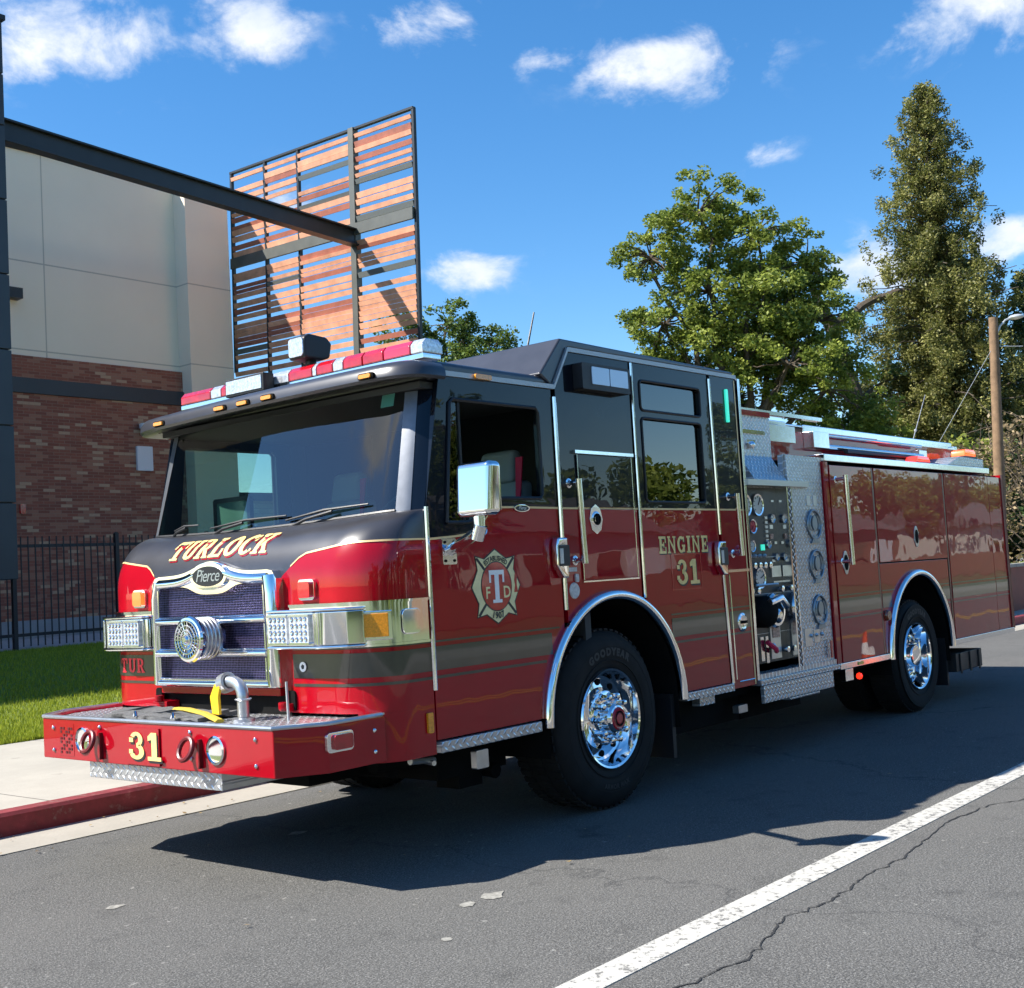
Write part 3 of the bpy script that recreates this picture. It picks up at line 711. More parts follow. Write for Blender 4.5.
# ---- windshield, pillars
NR = 8
def ws_pt(s, t):
    a = Vector((WC[s][0], WC[s][1], crownz(s))); b2 = Vector((TC[s][0], TC[s][1], 2.50)); return a.lerp(b2, t)
g0 = 5*SM; mb = MB()
for s in range(g0, NS-1-g0):
    for k in range(NR):
        mb.add([ws_pt(s,k/NR), ws_pt(s+1,k/NR), ws_pt(s+1,(k+1)/NR), ws_pt(s,(k+1)/NR)], [(0,1,2,3)])
mb.build('windshield', 'windshield', FE, sharp=60)
for rng, nm in ((range(0, g0), 0), (range(NS-1-g0, NS-1), 1)):
    mb = MB()
    for s in rng:
        for k in range(NR): mb.add([ws_pt(s,k/NR), ws_pt(s+1,k/NR), ws_pt(s+1,(k+1)/NR), ws_pt(s,(k+1)/NR)], [(0,1,2,3)], 0)
    e = g0 if nm == 0 else NS-1-g0; d = Vector((-.004, 0, 0))
    e2 = e-5 if nm == 0 else e+5
    mb.build('windshield_pillar', 'black', FE, sharp=60)
    mb = MB()
    for k in range(NR):
        for ss in range(min(e,e2), max(e,e2)):
            mb.add([ws_pt(ss,k/NR)+d, ws_pt(ss+1,k/NR)+d, ws_pt(ss+1,(k+1)/NR)+d, ws_pt(ss,(k+1)/NR)+d], [(0,1,2,3)])
    mb.build('pillar_cover', 'pillargrey', FE, sharp=60)
mb = MB()  # rubber seal + wipers
mb.tube([ws_pt(s,.005)+Vector((-.006,0,.0)) for s in range(g0, NS-g0)], .011, 6); mb.build('windshield_seal', 'blackplastic', FE)
for (pv, tips) in ((.95, .30), (1.62, .95), (2.05, 1.75)):
    mb = MB()
    sp = min(range(NS), key=lambda s: abs(WC[s][1]-pv)); st = min(range(NS), key=lambda s: abs(WC[s][1]-tips))
    A = ws_pt(sp, -.04)+Vector((-.03,0,0)); B = ws_pt((sp+st)//2, .07)+Vector((-.035,0,.0))
    mb.tube([A, A.lerp(B,.5)+Vector((-.015,0,.01)), B], .009, 6)
    e0 = ws_pt(st, .09)+Vector((-.02,0,0)); e1 = ws_pt(sp, .05)+Vector((-.02,0,0)); mb.tube([e0, (e0+e1)/2+Vector((-.012,0,.012)), e1], [.005,.009,.005], 6)
    mb.build('wiper', 'blackplastic', FE)
mb = MB(); q = ws_pt(sidx(.30), .90); mb.add([q+Vector((.012,-.05,.0))]*1+[q+Vector((.012,.05,.0)), q+Vector((.040,.05,.11)), q+Vector((.040,-.05,.11))], [(0,1,2,3)]); mb.build('inspection_sticker', 'greenst', FE)

# ---- cab side walls
def gold_profile(): return [(.352,1.688),(.56,1.70),(.70,1.715),(.78,1.755),(.86,1.83),(.92,1.86),(1.10,1.862)]
def cab_side(y0, y1, far=False):
    P = FE
    arcp = lambda a0, a1, n=18, r=.752: arc(2.0,.585,r,a0,a1,n)
    gp = gold_profile()
    # angle helpers on arch where x = given
    def ang(x, r=.752): return math.degrees(math.acos((x-2.0)/r))
    # front door lower (red)
    fd = [(.352,.64),(1.248,.64)]+arcp(ang(1.25), ang(1.488), 8)[0:]+[(1.488,1.855)]+[(x,z) for x,z in reversed(gp) if x < 1.2][0:]
    mb = MB(); mb.prism(fd, 'y', y0, y1); front_door = mb.build('front_door', 'red', P, bevel=.004); 
    # front door upper frame (black) with window hole
    up = [(x, z+.004) for x, z in gp]+[(1.488,1.862),(1.488,2.575),(.505,2.575),(.352,1.86)]
    win = [(.505,1.775),(.66,1.775),(.74,1.79),(.83,1.86),(.90,1.91),(1.32,1.915),(1.345,1.94),(1.345,2.42),(1.32,2.45),(.60,2.45),(.575,2.43)]
    up = [(.352,1.692)]+up[1:]
    mb = MB(); mb.prism([up, win], 'y', y0, y1); mb.build('door_upper', 'black', front_door, bevel=.003)
    fr = MB()
    c = win+[win[0]]; fr.tube([(x, y0 + (-.004 if not far else .004), z) for x, z in c], .012, 6); fr.build('window_seal', 'blackplastic', front_door)
    if not far:
        # rolled-down driver's window: narrow quarter pane
        g = MB(); g.prism([(.51,1.78),(.655,1.78),(.655,2.44),(.60,2.44)], 'y', .014, .018); g.build('quarter_pane', 'sideglass', front_door)
        g = MB(); g.tube([(.66,.012,1.78),(.66,.012,2.45)], .01, 6); g.build('quarter_bar', 'blackplastic', front_door)
    else:
        g = MB(); g.prism(win, 'y', (y0+y1)/2-.002, (y0+y1)/2+.002); g.build('window_pane', 'sideglass', front_door)
    # middle panel
    a0, a1 = ang(1.53), ang(2.335)
    mp = arcp(a0, a1, 14)+[(2.335,1.855),(1.53,1.855)]
    mb = MB(); mb.prism(mp, 'y', y0, y1); mb.build('side_panel', 'red', P, bevel=.003)
    mp = [(1.53,1.862),(2.335,1.862),(2.335,2.835),(1.672,2.835),(1.53,2.615)]
    mb = MB(); mb.prism(mp, 'y', y0, y1); mb.build('upper_side_panel', 'black', P, bevel=.003)
    # rear door
    rd = [(2.375,1.855)]+arcp(ang(2.375), 4.5, 12)+[(2.752,.625),(3.385,.625),(3.345,1.855)]
    mb = MB(); mb.prism(rd, 'y', y0, y1); rear_door = mb.build('rear_door', 'red', P, bevel=.004)
    up = [(2.375,1.862),(3.345,1.862),(3.325,2.835),(2.375,2.835)]
    w1 = rrect(2.45, 3.21, 2.515, 2.715, .03); w2 = rrect(2.45, 3.20, 1.905, 2.465, .03)
    mb = MB(); mb.prism([up, w1, w2], 'y', y0, y1); mb.build('door_upper', 'black', rear_door, bevel=.003)
    for w in (w1, w2):
        g = MB(); g.prism(w, 'y', y0+(.02 if not far else -.02), y0+(.024 if not far else -.024)); g.build('window_pane', 'tinted', rear_door)
        g = MB(); g.tube([(x, y0+(-.002 if not far else .002), z) for x, z in w+[w[0]]], .009, 6); g.build('window_seal', 'blackplastic', rear_door)
    # rear pillar
    rp = [(3.425,.575),(3.755,.575),(3.735,1.855),(3.385,1.855)]
    mb = MB(); mb.prism(rp, 'y', y0, y1); mb.build('rear_pillar', 'red', P, bevel=.003)
    rp = [(3.385,1.862),(3.735,1.862),(3.72,2.835),(3.365,2.835)]
    mb = MB(); mb.prism(rp, 'y', y0, y1); mb.build('rear_pillar_upper', 'black', P, bevel=.003)
    mb = MB()
    for (z0, z1) in ((1.146,1.156),(1.0,1.125),(.957,.972)):
        yy = y0-.0025 if not far else y0+.0025; zz = (z0+z1)/2
        xa = 2.0-math.sqrt(.80**2-(zz-.585)**2); xb = 2.0+math.sqrt(.80**2-(zz-.585)**2)
        for x0, x1 in ((.356,min(xa,1.484)),(max(xb,2.66),3.36 if zz > 1.1 else 3.372),(3.43,3.745)): mb.box(x0, x1, yy, (y0+y1)/2, z0, z1)
    mb.split('side_stripe', 'stripe', P)
cab_side(0, .035); cab_side(W, W-.035, True)
# inner liners and cab floor / back wall / roof
mb = MB(); [mb.box(a_, b_, y_, y_+.015, z_, 1.68) for a_, b_, z_ in ((.2,1.22,.66),(1.22,2.78,1.345),(2.78,3.7,.66)) for y_ in (.045, W-.06)]
mb.box(.12,1.22,.06,W-.06,.90,.94); mb.box(2.78,3.72,.06,W-.06,.90,.94); mb.box(1.22,2.78,.76,W-.76,.90,.94); mb.box(3.66, 3.70, .05, W-.05, .62, 2.82); mb.box(1.62,2.34,.045,.055,1.69,2.82); mb.box(1.46,1.60,.045,.06,1.69,2.57); mb.box(1.46,1.60,W-.06,W-.045,1.69,2.57)
mb.box(2.36,2.44,.045,.055,1.69,2.82); mb.box(3.24,3.66,.045,.055,1.69,2.82); mb.box(1.76,1.82,.05,W-.05,.95,2.0)
mb.box(2.9,3.0,.2,W-.2,1.4,2.8); mb.box(2.28,2.44,W-.06,W-.045,1.69,2.82); mb.box(3.24,3.66,W-.06,W-.045,1.69,2.82)
mb.build('cab_liner', 'interior', FE)
# gold line along the belt
mb = MB(); pts = gold_profile()+[(1.488,1.8585)]
for a, b2 in zip(pts[:-1], pts[1:]): mb.add([(a[0],-.0035,a[1]-.006),(b2[0],-.0035,b2[1]-.006),(b2[0],-.0035,b2[1]+.006),(a[0],-.0035,a[1]+.006)], [(0,1,2,3)])
for x0, x1 in ((1.53,2.335),(2.375,3.345),(3.385,3.735)): mb.add([(x0,-.0035,1.852),(x1,-.0035,1.852),(x1,-.0035,1.864),(x0,-.0035,1.864)], [(0,1,2,3)])
mb.add([(3.722,-.003,.58),(3.742,-.003,.58),(3.722,-.003,2.82),(3.708,-.003,2.82)], [(0,1,2,3)])
mb.build('gold_line', 'goldline', FE)
# chrome hinge and edge strips
mb = MB()
mb.tube([(.345,-.008,.9),(.345,-.008,1.86)], .013, 8); mb.tube([(1.508,-.006,1.25),(1.508,-.006,2.53)], .014, 8)
mb.tube([(2.355,-.006,1.28),(2.355,-.006,2.82)], .011, 8); mb.tube([(3.405,-.006,.62),(3.368,-.006,1.45)], .012, 8); mb.tube([(3.362,-.006,1.68),(3.345,-.006,2.8)], .012, 8)
mb.box(3.43,3.74,-.012,.0,1.405,1.425); mb.tube([(3.46,-.004,.64),(3.452,-.004,1.39)], .007, 6); mb.tube([(3.50,-.004,.62),(3.72,-.004,.62)], .005, 6)
mb.split('hinge_strip', 'alum', FE)
# light trim following the roof line
mb = MB(); pts = [(.52,2.588),(1.515,2.592),(1.672,2.838),(3.735,2.846)]
for a, b2 in zip(pts[:-1], pts[1:]):
    mb.hexa([(a[0],-.012,a[1]-.014),(b2[0],-.012,b2[1]-.014),(b2[0],.03,b2[1]-.014),(a[0],.03,a[1]-.014)], [(a[0],-.012,a[1]+.014),(b2[0],-.012,b2[1]+.014),(b2[0],.03,b2[1]+.014),(a[0],.03,a[1]+.014)])
mb.build('roof_trim', 'trim', FE)
# roofs
mb = MB()
def roofslab(prof_xz, mat, name, bev, y0=.005):
    m_ = MB(); m_.prism(prof_xz, 'y', y0, W-y0); return m_.build(name, mat, FE, bevel=bev, seg=4)
roofslab([(.45,2.545),(1.62,2.602),(1.62,2.66),(.45,2.66)], 'hood', 'roof', .03, .02)
roofslab([(1.505,2.60),(1.69,2.853),(3.72,2.860),(3.72,2.885),(1.62,2.905),(1.40,2.665)], 'hood', 'raised_roof', .022, .006)
# visor: swept profile along the plan curve
vis_h = [(.50,-.05),(.40,-.05),(.31,-.03),(.24,.05),(.205,.18),(.185,.4),(.17,.7),(.16,1.0),(.158,1.22)]
VC = smooth_curve(vis_h+[(x, W-y) for x, y in reversed(vis_h[:-1])], 4)
prof = [(.0,2.530),(-.012,2.545),(-.006,2.585),(.02,2.618),(.08,2.635),(.30,2.640),(.30,2.58),(.10,2.55)]
mb = MB(); rings = []
for i, p_ in enumerate(VC):
    q = (VC[min(i+1,len(VC)-1)]-VC[max(i-1,0)]).normalized(); n = Vector((q[1], -q[0]))    # inward (rear) side
    if n.dot(Vector((.6, W/2))-p_) < 0: n = -n
    droop = -.03*(p_[1]/W)
    rings.append([(p_[0]+n[0]*min(d, .9), p_[1]+n[1]*min(d, .9), z+droop+.012) for d, z in prof])
for a, b2 in zip(rings[:-1], rings[1:]):
    k = len(prof)
    for j in range(k): mb.add([a[j], b2[j], b2[(j+1)%k], a[(j+1)%k]], [(0,1,2,3)])
mb.add(rings[0], [tuple(range(len(prof)))]); mb.add(rings[-1], [tuple(range(len(prof)))])
mb.build('visor', 'hood', FE, sharp=40)
mb = MB(); mb.box(.40, 1.62, .04, W-.04, 2.505, 2.54); mb.build('header_panel', 'interior', FE)
for y in (.25, 1.02, 1.22, 1.42, 2.08):
    i = min(range(len(VC)), key=lambda i: abs(VC[i][1]-y)); x = VC[i][0]-.012; dz = -.03*y/W+.005
    mb = MB(); mb.prism([(VC[i][1]+dx, 2.57+dz+d2) for dx, d2 in rrect(-.058,.058,-.018,.018,.015)], 'x', x-.008, x+.012); o = mb.build('clearance_light', 'darkmetal', FE)
    mb = MB(); mb.prism([(VC[i][1]+dx, 2.57+dz+d2) for dx, d2 in rrect(-.045,.045,-.011,.011,.01)], 'x', x-.018, x-.004); mb.build('lens', 'amber', o, bevel=.004)
mb = MB(); mb.prism(rrect(.78,.92,2.575,2.605,.012), 'y', -.028, -.01); mb.build('clearance_light', 'amber', FE, bevel=.004)
# light bar
mb = MB(); mb.box(.46, .60, .06, 2.27, 2.675, 2.705); mb.box(.50,.60,.3,.4,2.64,2.69); mb.box(.50,.60,2.0,2.1,2.64,2.69); lb = mb.build('light_bar', 'alum', FE, bevel=.004)
segs = [(.05,.15,'whitelens'),(.15,.36,'pink'),(.36,.53,'redlens'),(.53,.69,'redlens'),(.69,.78,'whitelens'),(.78,.92,'redlens'),(.92,.96,'whitelens'),(.96,1.17,'redlens'),(1.17,1.36,'whitelens'),(1.36,1.72,'redlens'),(1.72,1.83,'redlens'),(1.83,1.94,'whitelens'),(1.94,2.26,'redlens')]
for a, b2, mt in segs:
    mb = MB(); inset = .0
    mb.prism([(.45,2.706),(.61,2.706),(.61,2.755),(.58,2.785),(.48,2.785),(.45,2.755)], 'y', a+.004, b2-.004)
    o = mb.build('light_module', mt, lb, bevel=.006)
# scene light in front of light bar, spot lamp on top
mb = MB(); mb.box(.355,.44,1.29,1.66,2.665,2.775); sc_ = mb.build('scene_light', 'blackplastic', FE, bevel=.008)
mb = MB(); mb.box(.349,.356,1.305,1.645,2.68,2.762); mb.build('lens', 'whitelens', sc_, bevel=.003)
mb = MB(); mb.prism([(x-.0, z) for x, z in ((.44,2.825),(.44,2.95),(.48,2.975),(.62,2.965),(.66,2.93),(.64,2.84),(.58,2.82))], 'y', 1.00, 1.15); mb.box(.52,.58,1.05,1.10,2.79,2.85)
sp = mb.build('spot_lamp', 'blackplastic', FE, bevel=.015, seg=3)
mb = MB(); mb.prism(rrect(1.012,1.138,2.838,2.95,.02), 'x', .432, .443); mb.build('lens', 'whitelens', sp, bevel=.004)
# antenna on roof
mb = MB(); mb.tube([(2.75,1.2,2.90),(2.76,1.2,3.0),(2.80,1.2,3.18),(2.9,1.2,3.45)], [.016,.012,.008,.006], 6); mb.build('antenna', 'blackplastic', FE)
# scene light on cab side
mb = MB(); mb.prism(rrect(1.72,2.235,2.59,2.755,.012), 'y', -.075, -.001); o = mb.build('side_light', 'blackplastic', FE, bevel=.006)
for a, b2 in ((1.815,2.0),(2.008,2.205)):
    mb = MB(); mb.prism(rrect(a,b2,2.625,2.735,.008), 'y', -.081, -.074); mb.build('lens', mk('side_lens_%d'%int(a*10), (.42,.52,.66), .25, .2, 1., bmp=.3), o, bevel=.003)
mb = MB(); mb.prism(rrect(3.565,3.60,2.50,2.745,.012), 'y', -.014, -.001); mb.build('door_light', 'cyanlens', FE, bevel=.003)
# small compartment door
mb = MB(); mb.prism(rrect(1.70,2.285,1.42,1.853,.012,3), 'y', -.010, -.001); o = mb.build('small_door', 'red', FE, bevel=.003)
mb = MB(); mb.prism(rrect(1.70,2.285,1.864,2.19,.012,3), 'y', -.010, -.001); mb.build('small_door_upper', 'black', o, bevel=.003)
mb = MB(); mb.box(1.67,2.30,-.022,-.001,2.195,2.215); mb.box(1.69,2.29,-.014,-.001,1.405,1.414); mb.tube([(2.285,-.010,1.42),(2.285,-.010,2.19)], .004, 6); mb.tube([(1.70,-.010,1.42),(1.70,-.010,2.19)], .004, 6); mb.split('door_rail', 'alum', o)
def badge_shape(cx, cz, r, k=.86):
    q = [(-.80,.82),(-.45,.74),(0,1.0),(.45,.74)]
    out = []
    for i in range(4):
        a = -PI/2*i
        for x, z in q: out.append((cx+r*(x*math.cos(a)-z*math.sin(a)), cz+r*(x*math.sin(a)+z*math.cos(a))))
    return out
def small_badge(x, z, w, h, y=-.012):
    mb = MB(); mb.lathe([(0,.01),(w*.25,.01),(w*.42,.006),(w*.5,0)], (x,y,z), (0,-1,0), 24); mb.prism([(x+w*.62*math.cos(t*PI/4+PI/8*0), z+h*.55*math.sin(t*PI/4)) for t in range(8)], 'y', y, y-.003)
    o = mb.build('latch', 'alum', FE, bevel=.001); 
    m2 = MB(); m2.tube([(x+w*.3*math.cos(t*PI/10), y-.012, z+w*.3*math.sin(t*PI/10)) for t in range(21)], .004, 5); m2.box(x-w*.1,x+w*.1,y-.018,y-.008,z-w*.3,z+w*.3); m2.build('latch_ring', 'darkmetal', o)
small_badge(1.855,1.79,.11,.17)
# grab handles
def handle(x0, z0, x1, z1, y=-.085, r=.019):
    mb = MB(); mb.tube([(x0,y,z0),(x1,y,z1)], r, 14); 
    d = (z0-z1); xm = lambda t: x0+(x1-x0)*t
    for t in (.04,.96): mb.tube([(xm(t),-.001,z0+(z1-z0)*t),(xm(t),y,z0+(z1-z0)*t)], .014, 10); mb.lathe([(.03,0),(.03,.01),(.018,.014)], (xm(t),-.001,z0+(z1-z0)*t), (0,-1,0), 16)
    return mb.build('grab_handle', 'alum', FE, sharp=50)
handle(1.60,2.03,1.62,1.52); handle(3.50,1.97,3.52,1.52)
def door_latch(x, z):
    mb = MB(); mb.prism([(x-.055,z+.06),(x-.04,z+.11),(x+.05,z+.11),(x+.05,z-.13),(x+.0,z-.13),(x-.055,z-.06)], 'y', -.055, -.004); o = mb.build('door_handle', 'chrome', FE, bevel=.012, seg=3)
    m2 = MB(); m2.box(x-.048,x+.055,-.062,-.05,z-.06,z+.065); m2.build('handle_paddle', 'blackplastic', o, bevel=.006)
    m2 = MB(); m2.box(x-.045,x-.015,-.066,-.061,z-.045,z+.045); m2.build('handle_lock', 'gauge', o)
door_latch(1.45,1.57); door_latch(3.31,1.52)
mb = MB(); mb.lathe([(0,.006),(.045,.006),(.05,0)], (1.605,-.001,1.36), (0,-1,0), 24); mb.build('round_sticker', 'sticker', FE)
mb = MB(); mb.box(1.56,1.64,-.0035,-.0005,1.475,1.50); mb.prism(rrect(1.615,1.645,1.41,1.46,.01), 'y', -.012, -.001); mb.split('small_plate', 'sticker', FE)
mb = MB(); mb.lathe([(.0,.02),(.028,.02),(.04,.0)], (3.61,-.001,1.56), (0,-1,0), 20); mb.build('round_reflector', 'redlens', FE)
mb = MB(); mb.lathe([(0,.008),(.03,.008),(.05,.012),(.066,.006),(.07,0)], (3.60,-.001,1.04), (0,-1,0), 28); o = mb.build('latch', 'alum', FE, sharp=20)
mb = MB(); mb.box(3.55,3.65,-.016,-.010,1.03,1.05); mb.build('latch_bar', 'darkmetal', o)
mb = MB(); mb.prism(rrect(.275,.315,.685,.79,.008), 'y', -.014, -.001); mb.build('side_marker', 'amber', FE, bevel=.003)
# maltese badge
mb = MB(); bx, bz = .885, 1.418; shp = badge_shape(bx, bz, .212); shp2 = badge_shape(bx, bz, .203)
mb.prism(shp, 'y', -.002, -.0005, 1); mb.prism(shp2, 'y', -.0035, -.002, 0)
for a in (45,135,225,315):
    ca, sa = math.cos(R(a)), math.sin(R(a)); w = .008
    mb.prism([(bx+ca*.11-sa*w, bz+sa*.11+ca*w),(bx+ca*.225-sa*w, bz+sa*.225+ca*w),(bx+ca*.225+sa*w, bz+sa*.225-ca*w),(bx+ca*.11+sa*w, bz+sa*.11-ca*w)], 'y', -.0045, -.0035, 1)
mb.prism([(bx+.132*math.cos(t*PI/24), bz+.140*math.sin(t*PI/24)) for t in range(48)], 'y', -.0046, -.0035, 1)
mb.prism([(bx+.126*math.cos(t*PI/24), bz+.134*math.sin(t*PI/24)) for t in range(48)], 'y', -.0056, -.0046, 2)
pl = lambda u, v, l: (u, -.0062-l, v)
letters(mb, 'T', .182, (bx, bz-.092), pl, 0, 0, .84, 3, .0006, True)
fontmesh(mb, 'F', .088, (bx-.078, bz-.065), pl, 5, 0, 0, 1, .0015, 1.05); fontmesh(mb, 'D', .088, (bx+.085, bz-.065), pl, 5, 0, 0, 1, .0015, 1.05)
def arced(rad, cx, cz, sgn):
    def f(u, v, l):
        t = u/rad; return (cx+(rad+sgn*v)*math.sin(t), -.0062-l, cz+sgn*(rad+sgn*v)*math.cos(t)-0)
    return f
fontmesh(mb, 'ESTABLISHED', .032, (0, 0), arced(.148, bx, bz-.004, 1), 4, 0, 0, 1, .001, 1.2)
def lower(u, v, l):
    rad = .178; t = u/rad; return (bx+(rad-v)*math.sin(t), -.0062-l, bz-(rad-v)*math.cos(t))
fontmesh(mb, '1907', .055, (0, 0), lower, 4, 0, 0, 1.05, .002, .9)
mb.prism([(bx+.15,bz-.04),(bx+.185,bz-.04),(bx+.175,bz+.0),(bx+.18,bz+.05),(bx+.165,bz+.075),(bx+.155,bz+.03),(bx+.16,bz+.0)], 'y', -.0045, -.0035, 2)
o = mb.build('door_badge', ['cream', 'blackplastic', 'redlens', 'white', 'blackplastic', 'cream'], FE, merge=False); o['label'] = 'cream scalloped badge with red centre reading T F D 1907'
# ENGINE 31
mb = MB(); pl = lambda u, v, l: (u, -.0015-l, v)
letters(mb, 'ENGINE', .115, (2.56, 1.56), pl, .16, 0, 1.0, 1, .0002, dx=.008, dz=-.008); letters(mb, 'ENGINE', .115, (2.56, 1.56), pl, .16, 0, 1.0, 0, .0015)
letters(mb, '31', .17, (2.76, 1.345), pl, .16, 0, 1.05, 1, .0002, dx=.010, dz=-.012); letters(mb, '31', .17, (2.76, 1.345), pl, .16, 0, 1.05, 0, .0015)
o = mb.build('door_lettering', ['gold', 'blackplastic'], FE, merge=False); o['label'] = 'gold ENGINE 31 lettering on the rear door'
mb = MB(); mb.prism([rrect(2.70,3.08,1.31,1.555,.01), rrect(2.706,3.074,1.316,1.549,.01)], 'y', -.0025, -.0005); mb.build('number_frame', 'redlens', FE)
mb = MB(); mb.prism([(1.14+.07*math.cos(t*PI/12), 1.855+.022*math.sin(t*PI/12)) for t in range(24)], 'y', -.012, -.004); o = mb.build('door_emblem', 'chrome', FE, bevel=.002)
mb = MB(); mb.prism([(1.14+.058*math.cos(t*PI/12), 1.855+.016*math.sin(t*PI/12)) for t in range(24)], 'y', -.0135, -.012)
fontmesh(mb, 'Pierce', .03, (1.14, 1.847), lambda u, v, l: (u, -.0145, v), 1, 0, .35, .9); mb.build('emblem_face', ['blackplastic', 'brushed'], o)
# wheel arch trims
def arch(cx, cz, name, r=.752, x0=0, z_end=.59):
    mb = MB(); pts = arc(cx, cz, r-.022, 180, 0, 48); pts = [(pts[0][0], z_end)]+pts+[(pts[-1][0], z_end)]
    mb.tube([(x, -.012, z) for x, z in pts], .032, 14)
    return mb.build('wheel_arch_trim', 'chrome', FE, sharp=60)
arch(2.0,.585,'f'); arch(6.92,.54,'r',.765, z_end=.55)
def well(cx, cz, r, y0, y1):
    mb = MB(); pts = arc(cx, cz, r, 180, 0, 24); pts = [(pts[0][0], .40)]+pts+[(pts[-1][0], .40)]
    for a, b2 in zip(pts[:-1], pts[1:]): mb.add([(a[0],y0,a[1]),(b2[0],y0,b2[1]),(b2[0],y1,b2[1]),(a[0],y1,a[1])], [(0,1,2,3)])
    n = len(pts); mb.add([(q[0], y1, q[1]) for q in pts], [tuple(range(n))])
    mb.build('wheel_well', 'darkmetal', FE)
well(2.0,.585,.70,.01,.75); well(2.0,.585,.70,W-.01,W-.75); well(6.92,.54,.71,.01,.8); well(6.92,.54,.71,W-.01,W-.8)
# cab steps
mb = MB(); mb.box(.36,1.20,-.02,.05,.572,.632); mb.box(2.755,3.40,-.02,.05,.565,.620); mb.box(3.0,3.2,.03,.1,.5,.56); mb.split('cab_step', 'pd_xz', FE, bevel=.006)
mb = MB(); mb.prism(rrect(.71,.81,.43,.53,.008), 'y', .06, .10); mb.build('step_light_box', 'brushed', FE, bevel=.004)
mb = MB(); mb.prism(rrect(3.55,3.68,.385,.44,.008), 'y', .05, .10); mb.build('step_bracket', 'brushed', FE, bevel=.004)
mb = MB(); mb.tube([(.30,.16,.53),(.50,.18,.51)], .018, 8); mb.tube([(.45,.13,.50),(.5,.3,.5)], .014, 8); mb.build('air_fitting', 'brushed', FE)
# chassis mass; front boxes and tubes added to keep the underside dark
mb = MB(); mb.box(.0, 9.4, .62, 1.82, .42, .86); mb.box(.75,1.35,.40,W-.40,.34,.60); mb.tube([(.3,.45,.50),(1.9,.45,.42)],.05,8); mb.tube([(.2,1.0,.47),(1.9,1.0,.40)],.07,8); mb.tube([(.5,.5,.45),(.5,1.9,.43)],.06,8); mb.box(.95,1.15,.42,.60,.26,.5); mb.tube([(1.2,.35,.33),(1.2,.9,.38)],.045,8); mb.box(.05,.6,1.2,1.9,.44,.6); mb.box(2.75,3.9,.25,.5,.30,.6); mb.box(.2,1.2,.1,W-.1,.60,.9); mb.box(2.78,6.1,.12,W-.12,.50,.64); mb.box(2.8,3.6,.2,.8,.32,.5); mb.box(4.0,5.0,.3,2.1,.28,.5); mb.box(7.75,9.4,.5,W-.1,.45,.6)
mb.box(1.9,2.1,.3,2.1,.38,.5); mb.box(6.8,7.0,.3,2.1,.38,.5); mb.ball((6.88,1.22,.5),.26,16)
mb.build('chassis', 'darkmetal', FE)
mb = MB(); mb.box(2.66,2.70,.05,.55,.2,.62); mb.box(7.62,7.66,.05,.7,.16,.62); mb.split('mud_flap', 'blackplastic', FE)
